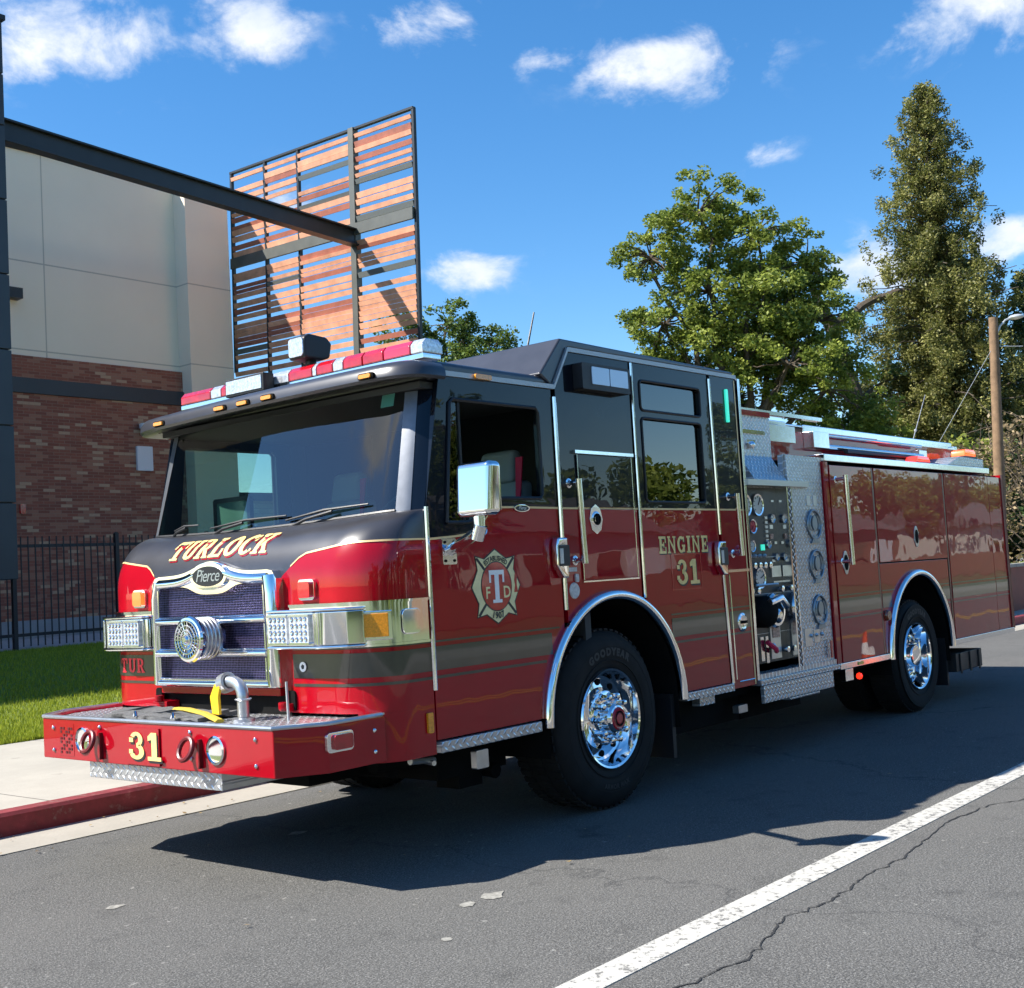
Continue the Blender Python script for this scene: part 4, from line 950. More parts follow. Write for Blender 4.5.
# ---- wheels
def wheel(cx, y, z, R_, outdir, front, nm='wheel'):
    ax = (0,outdir,0); wdt = .36 if front else .28
    tp = [(.29,-.02),(.30,.0),(.34,.018),(.40,.028),(.47,.026),(R_-.05,.010),(R_-.022,-.004),(R_-.006,-.03),(R_,-.06)]
    mb = MB(); mb.lathe(tp+[(R_,-wdt+.06),(R_-.02,-wdt+.01),(.30,-wdt),(.29,-wdt+.02)], (cx,y,z), ax, 72)
    nb = 60
    for k in range(nb):     # tread blocks
        for lane, hh in ((-.065,0),(-wdt/2,.5),(-wdt+.065,0)):
            t = 2*PI*(k+hh)/nb; c_, s_ = math.cos(t), math.sin(t); w = .018
            def Q(r, dt, h): tt = t+dt/R_; return (cx+r*math.cos(tt), y+outdir*h, z+r*math.sin(tt))
            mb.hexa([Q(R_-.006,-w,lane-.04),Q(R_-.006,w,lane-.04),Q(R_-.006,w,lane+.04),Q(R_-.006,-w,lane+.04)], [Q(R_+.008,-w,lane-.04),Q(R_+.008,w,lane-.04),Q(R_+.008,w,lane+.04),Q(R_+.008,-w,lane+.04)])
    for r_ in (.36,.445): mb.tube([(cx+r_*math.cos(2*PI*k/48), y+outdir*(.024), z+r_*math.sin(2*PI*k/48)) for k in range(49)], .005, 5)
    # raised side lettering (sidewall blocks)
    wl = mb.build('wheel', 'rubber', FE, sharp=40)
    mb = MB()
    if outdir < 0:
        def top(u, v, l):
            rad = .39; t = u/rad; return (cx+(rad+v)*math.sin(t), y-.0305, z+(rad+v)*math.cos(t))
        def bot(u, v, l):
            rad = .43; t = u/rad; return (cx+(rad-v)*math.sin(t), y-.0305, z-(rad-v)*math.cos(t))
        lm_ = mk('rubber_letter_%s' % nm, (.02,.02,.021), .6)
        fontmesh(mb, 'GOODYEAR', .062, (0,0), top, 0, 0, 0, 1.35, .004); mb.build('tyre_lettering', lm_, wl); mb = MB()
        if front: fontmesh(mb, 'ARMOR MAX', .04, (0,0), bot, 0, 0, 0, 1.2, .002); mb.build('tyre_lettering', lm_, wl)
    mb = MB()
    if front:
        pr = [(.312,.012),(.305,.026),(.292,.020),(.284,-.01),(.272,-.045),(.262,-.075),(.245,-.082),(.19,-.070),(.172,-.045),(.168,-.028),(.155,-.022),(.10,-.020),(.092,.0),(.092,.05),(.08,.066),(.07,.070)]
    else:
        pr = [(.312,.012),(.305,.026),(.292,.018),(.280,-.03),(.268,-.11),(.262,-.15),(.235,-.165),(.18,-.160),(.165,-.15),(.115,-.148),(.108,-.13),(.105,-.02),(.095,.0),(.0,.006)]
    mb.lathe(pr, (cx,y,z), ax, 64); rim = mb.build('rim', 'chrome', wl, sharp=30)
    mb = MB()
    hd = -.0745 if front else -.1605
    for k in range(10):
        t = 2*PI*(k+.5)/10; mb.lathe([(0,.006),(.021,.006),(.022,.0)], (cx+.222*math.cos(t), y+outdir*hd, z+.222*math.sin(t)), ax, 12)
    mb.build('hand_holes', 'darkmetal', wl)
    mb = MB(); d0 = -.03 if front else -.15
    for k in range(10):
        t = 2*PI*k/10; p_ = (cx+.138*math.cos(t), y+outdir*d0, z+.138*math.sin(t))
        mb.lathe([(.026,0),(.024,.012),(.017,.018),(.017,.066),(.021,.068),(.019,.082),(.0,.092)], p_, ax, 8)
    mb.build('lug_nuts', 'chrome', wl, sharp=25)
    if front:
        mb = MB(); mb.lathe([(.0,.082),(.03,.082),(.034,.076),(.05,.077),(.062,.080),(.07,.071)], (cx,y,z), ax, 32); mb.build('hub_cap', 'hubred', wl, sharp=25)
        mb = MB(); mb.lathe([(.036,.0815),(.048,.0815)], (cx,y,z), ax, 32); mb.build('hub_ring', 'darkmetal', wl)
    return wl
wheel(1.944,.045,.555,.548,-1,True,'a'); wheel(1.944,W-.045,.555,.548,1,True,'b'); wheel(6.877,.045,.515,.512,-1,False,'c'); wheel(6.877,W-.045,.515,.512,1,False,'d')
wheel(6.877,.42,.515,.512,-1,False,'e')
# ---- mirror
mb = MB(); mb.hexa([(.20,-.565,1.775),(.31,-.565,1.775),(.31,-.345,1.775),(.20,-.345,1.775)], [(.215,-.575,2.045),(.315,-.575,2.045),(.315,-.345,2.045),(.215,-.345,2.045)])
mir = mb.build('wing_mirror', 'chrome', FE, bevel=.03, seg=5, sharp=60)
mb = MB(); mb.box(.316,.322,-.55,-.365,1.80,2.02); mb.build('mirror_glass', 'chrome', mir)
mb = MB(); mb.tube([(.26,-.45,1.79),(.26,-.45,1.70)], .03, 12); mb.tube([(.27,-.455,1.705),(.50,-.03,1.625)], .03, 12); mb.tube([(.26,-.43,1.66),(.26,-.46,1.73)], .034, 12)
mb.prism(rrect(.45,.56,1.55,1.69,.012), 'y', -.014, -.001); mb.build('mirror_arm', 'alum', mir, sharp=40)
mb = MB()
for x, z in ((.47,1.57),(.54,1.57),(.47,1.67),(.54,1.67)): mb.ball((x,-.016,z), .008, 8)
mb.split('mirror_bolt', 'darkmetal', mir)
mb = MB(); mb.hexa([(.20,W+.345,1.775),(.31,W+.345,1.775),(.31,W+.5,1.775),(.20,W+.5,1.775)], [(.215,W+.345,2.045),(.315,W+.345,2.045),(.315,W+.5,2.045),(.215,W+.5,2.045)])
# ---- cab interior
def seat(x, y, back):
    mb = MB(); mb.box(x-.05,x+.48,y-.24,y+.24,1.28,1.42); mb.box(x+.0,x+.2,y-.18,y+.18,.94 if x < 2 else 1.25,1.27)
    mb.hexa([(x+.42,y-.25,1.40),(x+.56,y-.25,1.40),(x+.56,y+.25,1.40),(x+.42,y+.25,1.40)], [(x+.52,y-.22,2.06),(x+.64,y-.22,2.06),(x+.64,y+.22,2.06),(x+.52,y+.22,2.06)])
    mb.hexa([(x+.50,y-.15,2.05),(x+.63,y-.15,2.05),(x+.63,y+.15,2.05),(x+.50,y+.15,2.05)], [(x+.54,y-.14,2.26),(x+.64,y-.14,2.26),(x+.64,y+.14,2.26),(x+.54,y+.14,2.26)])
    o = mb.build('seat', 'seat', FE, bevel=.04, seg=3)
    b_ = MB(); b_.hexa([(x+.38,y-.24,1.44),(x+.385,y-.24,1.44),(x+.45,y-.19,1.44),(x+.44,y-.19,1.44)], [(x+.50,y-.245,2.2),(x+.51,y-.245,2.2),(x+.51,y-.19,2.2),(x+.50,y-.19,2.2)]); b_.build('seat_belt', 'belt', o)
    return o
seat(1.02,.52,0); seat(1.02,1.92,0); seat(2.3,.6,0); seat(2.3,1.9,0)
mb = MB(); mb.prism([(.20,1.60),(.30,1.80),(.50,1.80),(.62,1.72),(.66,1.45),(.60,1.1),(.2,1.1)], 'y', .12, W-.12); mb.box(.6,1.5,.95,1.5,.94,1.55); mb.build('dashboard', 'interior', FE, bevel=.02)
mb = MB(); cxs, czs = .68, 1.80
mb.tube([(cxs+.12*math.sin(2*PI*k/32)*1.0, .52+.23*math.cos(2*PI*k/32), czs+.19*math.sin(2*PI*k/32)) for k in range(33)], .015, 8); mb.tube([(cxs,.52,czs),(.58,.52,1.6)], .03, 8)
mb.tube([(cxs,.30,czs),(cxs,.74,czs)], .012, 6); mb.build('steering_wheel', 'blackplastic', FE)
mb = MB(); a = Vector((.38,2.22,1.80)); 
mb.prism([rrect(1.78,2.16,1.80,2.08,.02), rrect(1.81,2.13,1.83,2.05,.02)], 'x', .60, .63); mb.build('tablet_frame', 'blackplastic', FE)
mb = MB(); mb.box(.605,.61,1.81,2.13,1.83,2.05); mb.build('tablet_screen', mk('tablet_glass', (.09,.15,.13), .2), FE)
# ---- pump module
mb = MB(); mb.box(3.80,5.10,.40,W-.03,.60,2.46); mb.build('pump_housing', 'darkmetal', FE)
mb = MB(); mb.box(3.80,4.44,.10,.14,.70,2.04); pp = mb.build('pump_panel', 'panelblack', FE)
mb = MB()
for z in (1.50,1.22,.92): mb.box(3.80,4.43,.0985,.10,z,z+.004)
mb.build('panel_seams', 'trim', pp)
mb = MB(); mb.box(3.765,3.80,-.004,.12,.60,2.84); mb.build('module_edge', 'alum', FE, bevel=.003)
mb = MB(); mb.box(4.44,5.105,.02,.06,.62,2.30); mb.build('treadplate_panel', 'pd_xz', FE)
mb = MB(); mb.box(4.435,4.455,.0,.10,.64,2.06); mb.box(4.515,4.53,.005,.02,.64,2.06); mb.split('panel_edge', 'alum', FE)
mb = MB(); mb.box(4.455,4.515,.004,.02,.64,2.06); mb.build('dark_channel', diamond('dark_diamond_plate', "XZ", .056, (.03,.03,.05), .3, .6), FE)
mb = MB(); mb.box(3.80,4.46,.12,.16,2.04,2.60); mb.build('upper_treadplate', 'pd_xz', FE)
mb = MB(); mb.hexa([(3.92,-.01,2.05),(4.44,-.01,2.05),(4.44,.115,2.05),(3.92,.115,2.05)],[(3.92,-.01,2.09),(4.44,-.01,2.09),(4.44,.115,2.29),(3.92,.115,2.29)])
mb.hexa([(4.46,-.004,2.04),(4.80,-.004,2.04),(4.80,.02,2.04),(4.46,.02,2.04)],[(4.46,.0,2.30),(4.55,.0,2.30),(4.55,.02,2.30),(4.46,.02,2.30)])
mb.split('sloped_treadplate', 'pd_xz', FE, bevel=.003)
mb = MB(); mb.box(3.80,4.79,-.02,.02,2.045,2.088); mb.build('panel_lip', mk('lip_metal', (.6,.58,.5), .4, .6), FE)
mb = MB(); mb.box(3.80,4.44,.10,.2,2.60,2.64); mb.build('upper_red_rail', 'red', FE); mb = MB(); mb.box(3.80,5.5,.16,.22,2.642,2.672); mb.build('upper_white_rail', 'alum', FE)
mb = MB(); mb.box(3.9,4.36,.112,.119,2.46,2.49); mb.box(4.05,4.17,.10,.119,2.38,2.41); mb.ball((4.11,.10,2.37),.03,10); mb.build('panel_lamp', 'chrome', FE)
def gauge(x, z, r, mt='gauge', y=.098):
    mb = MB(); mb.lathe([(r*.84,.012),(r,.016),(r*1.02,0)], (x,y,z), (0,-1,0), 24); mb.lathe([(0,.010),(r*.85,.010)], (x,y,z), (0,-1,0), 24, mi=1)
    t = random.uniform(0,6); mb.tube([(x,y-.014,z),(x+r*.7*math.cos(t),y-.014,z+r*.7*math.sin(t))], r*.05, 4, mi=2)
    for k in range(9):
        a = R(-40+k*32.5); mb.tube([(x+r*.62*math.cos(a),y-.012,z+r*.62*math.sin(a)),(x+r*.78*math.cos(a),y-.012,z+r*.78*math.sin(a))], r*.035, 4, mi=2)
    return mb.build('gauge', ['alum', mt, 'blackplastic'], pp)
gauge(3.93,1.90,.085); gauge(4.12,1.905,.085); gauge(4.02,1.74,.055,'pink'); gauge(3.90,1.59,.045); gauge(3.99,1.59,.045); gauge(3.87,1.345,.06); gauge(4.08,1.345,.08); gauge(4.34,1.80,.035); gauge(4.25,1.60,.032); gauge(4.37,1.50,.028); gauge(3.88,1.75,.035)
for gx, gz_ in ((3.87,1.44),(3.95,1.44),(4.03,1.44),(4.11,1.44),(4.19,1.44),(3.88,1.25),(3.98,1.25),(4.36,1.25),(4.38,.78),(3.86,.78)):
    mb = MB(); mb.lathe([(.016,0),(.016,.03),(.024,.035),(.024,.05),(0,.055)], (gx,.098,gz_), (0,-1,0), 12); mb.build('pull_knob', 'chrome', pp)
mb = MB()
for i in range(5): mb.ball((3.87+i*.075,.09,1.515),.022,8,sc=(1,1,.7))
for i in range(6): mb.box(4.22,4.26,.09,.10,1.62+i*.035,1.64+i*.035)
for x, z, w, h in ((4.3,1.72,.05,.03),(4.36,1.60,.04,.02),(4.3,1.46,.05,.02),(4.3,1.30,.2,.012),(4.32,1.07,.05,.03),(4.32,1.03,.04,.02),(3.9,1.15,.06,.05),(3.86,.9,.08,.02),(3.88,.86,.06,.02),(4.35,1.93,.04,.015)): mb.box(x,x+w,.094,.10,z,z+h)
mb.box(4.27,4.42,.088,.10,1.345,1.43)
mb.tube([(4.0,.09,1.29),(4.3,.06,1.29)], .01, 6)
mb.box(4.18,4.34,.09,.10,.72,1.0); mb.split('panel_fitting', 'brushed', pp)
mb = MB(); mb.box(4.21,4.32,.084,.09,.88,.98); mb.box(4.3,4.34,.09,.1,1.64,1.68); mb.split('panel_label', mk('label_multi', (.5,.3,.22), .5, var=.6, vscale=60), pp)
mb = MB(); mb.box(4.14,4.19,.09,.10,1.555,1.60); mb.build('green_lamp', 'cyanlens', pp)
mb = MB(); mb.lathe([(.13,0),(.135,.04),(.12,.06),(.10,.06),(.10,.0)], (4.23,.10,1.09), (0,-1,0), 28, mi=0)
mb.lathe([(.12,0),(.12,.08),(.10,.12),(.05,.15),(0,.155)], (4.02,.10,1.09), (0,-1,0), 28, mi=1); mb.tube([(3.96,-.04,1.16),(4.1,-.06,1.19),(4.24,-.03,1.12)], .028, 10, mi=2); mb.lathe([(.045,0),(.05,.06),(.03,.075),(0,.076)], (4.25,.10,1.05), (0,-1,0), 20, mi=2)
mb.build('suction_inlet', ['chrome', 'darkmetal', 'alum'], pp)
mb = MB(); mb.tube([(4.06,.06,.86),(4.14,.03,.80),(4.2,.06,.78)], .02, 8); mb.build('drain_valve', 'belt', pp)
mb = MB(); mb.box(4.0,4.05,.08,.1,.72,.9); mb.box(4.08,4.12,.08,.1,.70,.9); mb.ball((4.19,.08,.82),.025,8); mb.split('drain_fitting', 'alum', pp)
for z in (1.745,1.42,1.055):   # embossed round handles on the tread plate
    mb = MB(); mb.tube([(4.90+.115*math.cos(2*PI*k/32), .012, z+.115*math.sin(2*PI*k/32)) for k in range(33)], .010, 8)
    mb.prism([(4.90+.045*math.cos(2*PI*k/16), z+.06*math.sin(2*PI*k/16)+.01) for k in range(16)], 'y', .004, .02); mb.box(4.87,4.93,.004,.02,z-.135,z-.09); mb.prism([(4.83,z-.15),(4.97,z-.15),(4.93,z-.09),(4.87,z-.09)], 'y', .006, .02)
    for s_ in (-1,1): mb.tube([(4.90+s_*.085*math.cos(R(a)), .014, z+.085*math.sin(R(a))) for a in (-30,0,30,55)], .012, 6)
    mb.build('port_handle', mk('port_metal_%d' % int(z*100), (.26,.30,.34), .35, .8), FE, bevel=.002)
mb = MB(); mb.box(4.80,4.86,.014,.02,1.90,1.98); mb.box(4.92,4.98,.014,.02,1.90,1.98); mb.box(4.60,4.72,.014,.02,.78,.92); mb.box(4.76,4.86,.014,.02,.80,.90)
for x in (4.70,4.80,4.90): mb.ball((x,.012,.86),.016,8)
mb.split('plate_fitting', 'brushed', FE)
# pump step
mb = MB(); mb.box(3.77,5.10,-.03,.42,.560,.600); mb.box(3.80,4.96,-.03,.0,.43,.557); mb.box(4.2,4.7,-.03,.2,.41,.427); mb.build('pump_step', 'pd_xz', FE, bevel=.004)
mb = MB(); mb.box(3.80,5.1,.0,.40,.601,.64); mb.build('step_floor', 'pd_xy', FE)
# ---- rear body
BX0, BX1, BT = 5.12, 9.52, 2.268
mb = MB()
mb.box(BX0+.02, BX1-.02, .05, W-.05, 1.36, BT-.01); mb.box(BX0+.02, 6.08, .05, W-.05, .60, 1.36); mb.box(7.74, BX1-.02, .05, W-.05, .60, 1.36); mb.box(6.08,7.74,.8,1.64,.60,1.36)
mb.build('body_core', 'darkmetal', FE)
def panel(nm, poly, mat='red', y0=.0, y1=.03, bev=.004):
    mb = MB(); mb.prism(poly, 'y', y0, y1); return mb.build(nm, mat, FE, bevel=bev)
panel('body_corner_post', [(BX0,.59),(5.20,.59),(5.20,BT),(BX0,BT)])
d1 = panel('body_door', [(5.21,.60),(6.045,.60),(6.045,2.24),(5.21,2.24)], 'red', -.008, .03)
d2 = panel('body_door', [(6.10,1.40),(7.73,1.40),(7.73,2.24),(6.10,2.24)], 'red', -.008, .03)
ca = lambda x: math.degrees(math.acos((x-6.92)/.765))
panel('fender_panel', [(6.10,.60)]+arc(6.92,.54,.765,175.4,4.6,30)+[(7.73,.60),(7.73,1.39),(6.10,1.39)])
d3 = panel('body_door', [(7.785,.60),(9.05,.60),(9.05,2.24),(7.785,2.24)], 'red', -.008, .03)
panel('body_rear_panel', [(9.08,.60),(9.50,.60),(9.50,2.24),(9.08,2.24)])
for nm in ('body_side',): 
    mb = MB(); mb.box(BX0, BX1, W-.03, W, .59, BT); mb.build(nm, 'red', FE)
    mb = MB(); mb.box(BX1-.02, BX1, .0, W, .59, BT); mb.build('body_rear_wall', 'red', FE)
mb = MB(); mb.tube([(BX1,-.004,.59),(BX1,-.004,BT)], .02, 8); mb.box(6.055,6.085,-.004,.02,.6,2.24); mb.box(7.742,7.772,-.004,.02,.6,2.24); mb.split('body_edge_trim', mk('dark_trim', (.18,.10,.09), .3, .7), FE)
mb = MB(); mb.box(BX0,BX1-.4,-.016,.18,BT+.002,2.33); mb.build('body_top_rail', 'alum', FE, bevel=.006)
mb = MB()
for a, b2 in ((BX0+.01,6.14),(7.72,BX1-.01)): mb.box(a,b2,-.02,.05,.545,.598)
mb.split('body_lower_rail', 'alum', FE, bevel=.006)
mb = MB()
for (z0, z1) in ((1.146,1.156),(1.0,1.125),(.957,.972)):
    zz = (z0+z1)/2; xa = 6.92-math.sqrt(.81**2-(zz-.54)**2); xb = 6.92+math.sqrt(.81**2-(zz-.54)**2)
    for a, b2, yy in ((5.212,6.043,-.0105),(6.102,xa,-.0025),(xb,7.728,-.0025),(7.787,9.048,-.0105),(9.09,9.49,-.0025)):
        if b2-a > .02: mb.box(a,b2,yy,.01,z0,z1)
mb.split('body_stripe', 'stripe', FE)
handle(5.31,2.15,5.33,1.40,-.10,.02)
def pull(x, z):
    mb = MB(); mb.prism([(x+.06*math.cos(t*PI/8)*(1 if t%2 else .8), z+.10*math.sin(t*PI/8)) for t in range(16)], 'y', -.014, -.008); o = mb.build('door_pull', 'brushed', FE, bevel=.002)
    m2 = MB(); m2.prism([(x+.035*math.cos(t*PI/8), z+.065*math.sin(t*PI/8)) for t in range(16)], 'y', -.020, -.014); m2.build('pull_ring', 'darkmetal', o, bevel=.002)
pull(5.39,1.42); pull(6.96,1.62)
mb = MB(); mb.lathe([(0,.03),(.04,.03),(.05,.015),(.05,0)], (6.16,-.001,.93), (0,-1,0), 20); mb.build('round_marker', mk('dark_orange_lens', (.25,.06,.02), .2, 0, 1), FE)
mb = MB(); mb.prism(rrect(5.0,5.03,.66,.80,.006), 'y', -.01, .0); mb.build('small_reflector', 'redlens', FE)
mb = MB(); mb.box(5.25,5.40,.0,.05,.44,.54); mb.build('tow_bracket', 'alum', FE, bevel=.004)
mb = MB(); mb.ball((5.62,.05,.45),.03,8); mb.build('red_knob', 'redlit', FE)  # knob glows by the lit lens material, though it is no lamp
mb = MB(); mb.prism(rrect(5.46,5.56,.558,.585,.008), 'y', -.028, -.02); mb.build('side_marker', 'yellowlens', FE)
# rear tail board box
mb = MB(); mb.box(7.70,8.42,-.02,.30,.28,.46); mb.box(7.78,7.82,-.035,-.02,.26,.46); mb.box(8.05,8.09,-.035,-.02,.26,.46); mb.box(8.3,8.34,-.035,-.02,.26,.46); mb.build('tool_box', 'blackplastic', FE, bevel=.01)
mb = MB(); mb.box(9.52,9.72,.3,W-.1,.55,.62); mb.build('tail_board', 'pd_xz', FE)
# top of body: hose bed walls, ladder, hard suction, warning lights
mb = MB(); mb.box(4.55,9.05,.30,.34,2.30,2.56); mb.box(4.55,9.05,W-.34,W-.30,2.30,2.56); mb.box(5.85,6.9,.27,.30,2.46,2.57); mb.split('hose_bed_wall', 'red', FE)
mb = MB(); mb.box(5.3,9.05,.42,.50,2.62,2.65); mb.box(4.9,5.3,.40,.60,2.58,2.66); mb.box(9.02,9.1,.3,W-.3,2.30,2.6)
mb.box(5.5,9.05,.34,.36,2.54,2.64); mb.build('hose_bed_cover_rail', 'alum', FE, bevel=.01)
mb = MB(); mb.box(5.3,9.05,.50,W-.5,2.60,2.64); mb.build('hose_bed_cover', mk('cover_grey', (.25,.26,.27), .7, var=.2), FE)
mb = MB(); mb.tube([(5.5,.24,2.44),(7.9,.24,2.44)], .028, 8); mb.tube([(5.5,.24,2.54),(7.9,.24,2.54)], .016, 8); mb.box(4.55,5.1,.22,.30,2.44,2.58); mb.box(5.4,5.7,.2,.3,2.42,2.56); mb.box(7.8,8.0,.22,.3,2.38,2.5); mb.build('ladder', 'alum', FE, bevel=.004)
mb = MB(); mb.tube([(6.0,.19,2.41),(7.6,.19,2.41)], .022, 8); mb.build('pike_pole', 'blackplastic', FE)
for x, y in ((3.84,.2),(4.55,.55)):
    mb = MB(); mb.lathe([(.05,0),(.05,.03),(.03,.05),(.03,.10),(.055,.13),(.055,.17),(0,.18)], (x,y,2.70), (0,0,1), 16); mb.build('deck_fitting', 'alum', FE)
mb = MB(); mb.prism([(7.95,2.332),(9.00,2.332),(9.00,2.42),(8.30,2.43)], 'y', .0, .3); mb.build('light_pedestal', 'pd_xz', FE, bevel=.006)
mb = MB(); mb.box(8.52,8.92,.03,.19,2.43,2.45); o = mb.build('beacon', 'blackplastic', FE)
mb = MB(); mb.prism([(8.56,2.45),(8.90,2.45),(8.88,2.51),(8.83,2.525),(8.63,2.525),(8.58,2.51)], 'y', .035, .185); mb.build('beacon_lens', 'orangelit', o, bevel=.012)
mb = MB(); mb.box(7.22,7.6,.03,.16,2.332,2.345); o = mb.build('beacon', 'blackplastic', FE); mb = MB(); mb.prism([(7.22,2.345),(7.6,2.345),(7.55,2.40),(7.28,2.40)], 'y', .035, .155); mb.build('beacon_lens', 'redlit', o, bevel=.012)
mb = MB(); mb.tube([(8.75,.7,2.55),(9.35,.7,3.25)], [.006,.003], 5); mb.ball((8.98,.7,2.82),.018,8); mb.build('antenna', 'trim', FE)

# ------------------------------------------------------------------ folded hose lying in the bumper tray
HS = thing('folded_hose', 'grey folded flat hose with yellow edge lying in the bumper tray', 'hose', (-.3, 1.3, .803))
mb = MB()
for i, (x, z, w) in enumerate(((-.40,.812,.10),(-.32,.826,.12),(-.24,.815,.10))):
    pts = [(x+.02*math.sin(k*.9+i), .95+k*.09, z+.006*math.sin(k*1.7+i)) for k in range(11)]
    for a, b2 in zip(pts[:-1], pts[1:]):
        mb.hexa([(a[0]-w/2,a[1],a[2]-.008),(a[0]+w/2,a[1],a[2]-.008),(b2[0]+w/2,b2[1],b2[2]-.008),(b2[0]-w/2,b2[1],b2[2]-.008)],[(a[0]-w/2,a[1],a[2]+.012),(a[0]+w/2,a[1],a[2]+.02),(b2[0]+w/2,b2[1],b2[2]+.02),(b2[0]-w/2,b2[1],b2[2]+.012)])
mb.build('hose_fold', 'hose', HS, bevel=.004)
mb = MB(); mb.tube([(-.42,.80,.812),(-.36,1.0,.835),(-.33,1.2,.85),(-.30,1.35,.846)], .012, 6, sy=2.2); mb.build('yellow_strap', 'hosey', HS)
mb = MB()
for y in (1.15,1.5): mb.tube([(-.47,y-.02,.82),(-.46,y,.845),(-.45,y+.03,.82)], .008, 6)
mb.split('buckle', 'alum', HS)

#==================================================================== GROUND
def sheet(name, pts, z, mat, kind='structure'):
    me = bpy.data.meshes.new(name); me.from_pydata([(x, y, z) for x, y in pts], [], [tuple(range(len(pts)))]); me.materials.append(M[mat]); me.validate()
    o = bpy.data.objects.new(name, me); COL.objects.link(o); tag(o, kind=kind); return o
sheet('ground', [(-600,-600),(700,-600),(700,700),(-600,700)], -.03, 'farground')
sheet('road', [(-80,-9.5),(140,-9.5),(140,2.62),(-80,2.62)], 0, 'asphalt')
mb = MB(); mb.box(-80,140,2.62,3.13,-.02,.006); tag(mb.build('gutter', 'gutter'), kind='structure')
mb = MB(); mb.prism([(3.13,-.02),(3.30,-.02),(3.30,.152),(3.16,.152),(3.14,.13)], 'x', -80, 140); tag(mb.build('curb', 'curbred', bevel=.0), kind='structure')
mb = MB(); mb.box(-80,140,3.305,6.87,-.02,.150); tag(mb.build('sidewalk', 'sidewalk'), kind='structure')
mb = MB(); mb.box(-80,140,-9.65,-9.5,-.02,.15); mb.box(-80,140,-11.4,-9.655,-.02,.146); tag(mb.build('far_sidewalk', 'sidewalk'), kind='structure')
mb = MB(); mb.box(-80,140,-1.805,-1.655,.0,.004); tag(mb.build('lane_line', 'line', merge=False), kind='structure')
mb = MB(); mb.box(-80,140,-5.32,-5.22,.0,.004); mb.box(-80,140,-5.52,-5.42,.0,.004); tag(mb.build('centre_line', mk('yellow_road_paint', (.45,.28,.05), .7, var=.3, vscale=30), merge=False), kind='structure')
# long meandering crack beside the line
mb = MB(); pts = []; y = -2.15; x = -1.6
import random as _r
cr = _r.Random(5)
while x < 7:
    pts.append((x, y)); x += cr.uniform(.02,.07); y += cr.uniform(-.024,.025) + (.004 if x < 3 else 0)
    y += (-2.12-y)*.05
for a, b2 in zip(pts[:-1], pts[1:]):
    w0 = cr.uniform(.002,.006); w1 = cr.uniform(.002,.008); mb.add([(a[0],a[1]-w0,.003),(b2[0],b2[1]-w1,.003),(b2[0],b2[1]+w1,.003),(a[0],a[1]+w0,.003)], [(0,1,2,3)])
tag(mb.build('road_crack', mk('crack_dark', (.02,.02,.02), .9), merge=False), kind='structure')
mb = MB()
for cx, cy, r_ in ((.02,-.62,.07),(-.16,-.62,.05),(.55,1.4,.06),(-1.0,.9,.05),(-.6,-.9,.03)):
    k = 11; mb.add([(cx+r_*cr.uniform(.6,1.2)*math.cos(2*PI*i/k), cy+r_*.8*cr.uniform(.6,1.2)*math.sin(2*PI*i/k), .003) for i in range(k)], [tuple(range(k))])
tag(mb.build('road_patches', mk('pale_patch', (.26,.25,.22), .8, var=.4, vscale=40), merge=False), kind='structure')
n = 170; lx = RNG.uniform(-3, 14, n); ly = np.where(RNG.random(n) < .6, RNG.uniform(2.3, 3.1, n), RNG.uniform(-2.5, 6.5, n)); lz = np.where(ly > 3.3, .156, .012); a_ = RNG.uniform(0, 6.28, n); sz = RNG.uniform(.008, .022, n)
LV = np.stack([np.stack([lx+sz*np.cos(a_+k*PI/2)*(1 if k % 2 else .55), ly+sz*np.sin(a_+k*PI/2)*(1 if k % 2 else .55), lz+RNG.uniform(0,.010,n)], 1) for k in range(4)], 1).reshape(-1, 3)
LEAFLITTER = (LV, n)
# lawn
def lawn_z(x, y):
    t = min(1, max(0, (y-6.87)/9.5)); return .155 + .46*(t*t*(3-2*t)) + .03*math.sin(x*.35+y*.5)*t
nx, ny = 60, 30; mb = MB(); vs = []; fs = []
for i in range(nx+1):
    for j in range(ny+1):
        x = -40+160*i/nx; y = 6.88+(17.9-6.88)*j/ny; vs.append((x,y,lawn_z(x,y)))
for i in range(nx):
    for j in range(ny): a = i*(ny+1)+j; fs.append((a,a+ny+1,a+ny+2,a+1))
mb.add(vs, fs); tag(mb.build('lawn', 'lawn'), kind='structure')
# grass blades (visible wedge plus margin)
def blades(n):
    x = RNG.uniform(-3, 20, n); y = 6.85+11*RNG.random(n)**1.6
    keep = (x > -2+.45*(y-6.8)-1) & (x < 6+.95*(y-6.8)); x = x[keep]; y = y[keep]; n = len(x)
    t = np.clip((y-6.87)/9.5,0,1); z = .155+.46*(t*t*(3-2*t))+.03*np.sin(x*.35+y*.5)*t
    a = RNG.uniform(0,2*PI,n); h = RNG.uniform(.03,.065,n); w = RNG.uniform(.004,.009,n); ln = RNG.uniform(0,.03,n); b_ = RNG.uniform(0,2*PI,n)
    v = np.zeros((n,3,3),np.float32)
    v[:,0] = np.stack([x-w*np.cos(a), y-w*np.sin(a), z-.005],1); v[:,1] = np.stack([x+w*np.cos(a), y+w*np.sin(a), z-.005],1); v[:,2] = np.stack([x+ln*np.cos(b_), y+ln*np.sin(b_), z+h],1)
    return v.reshape(-1,3), n
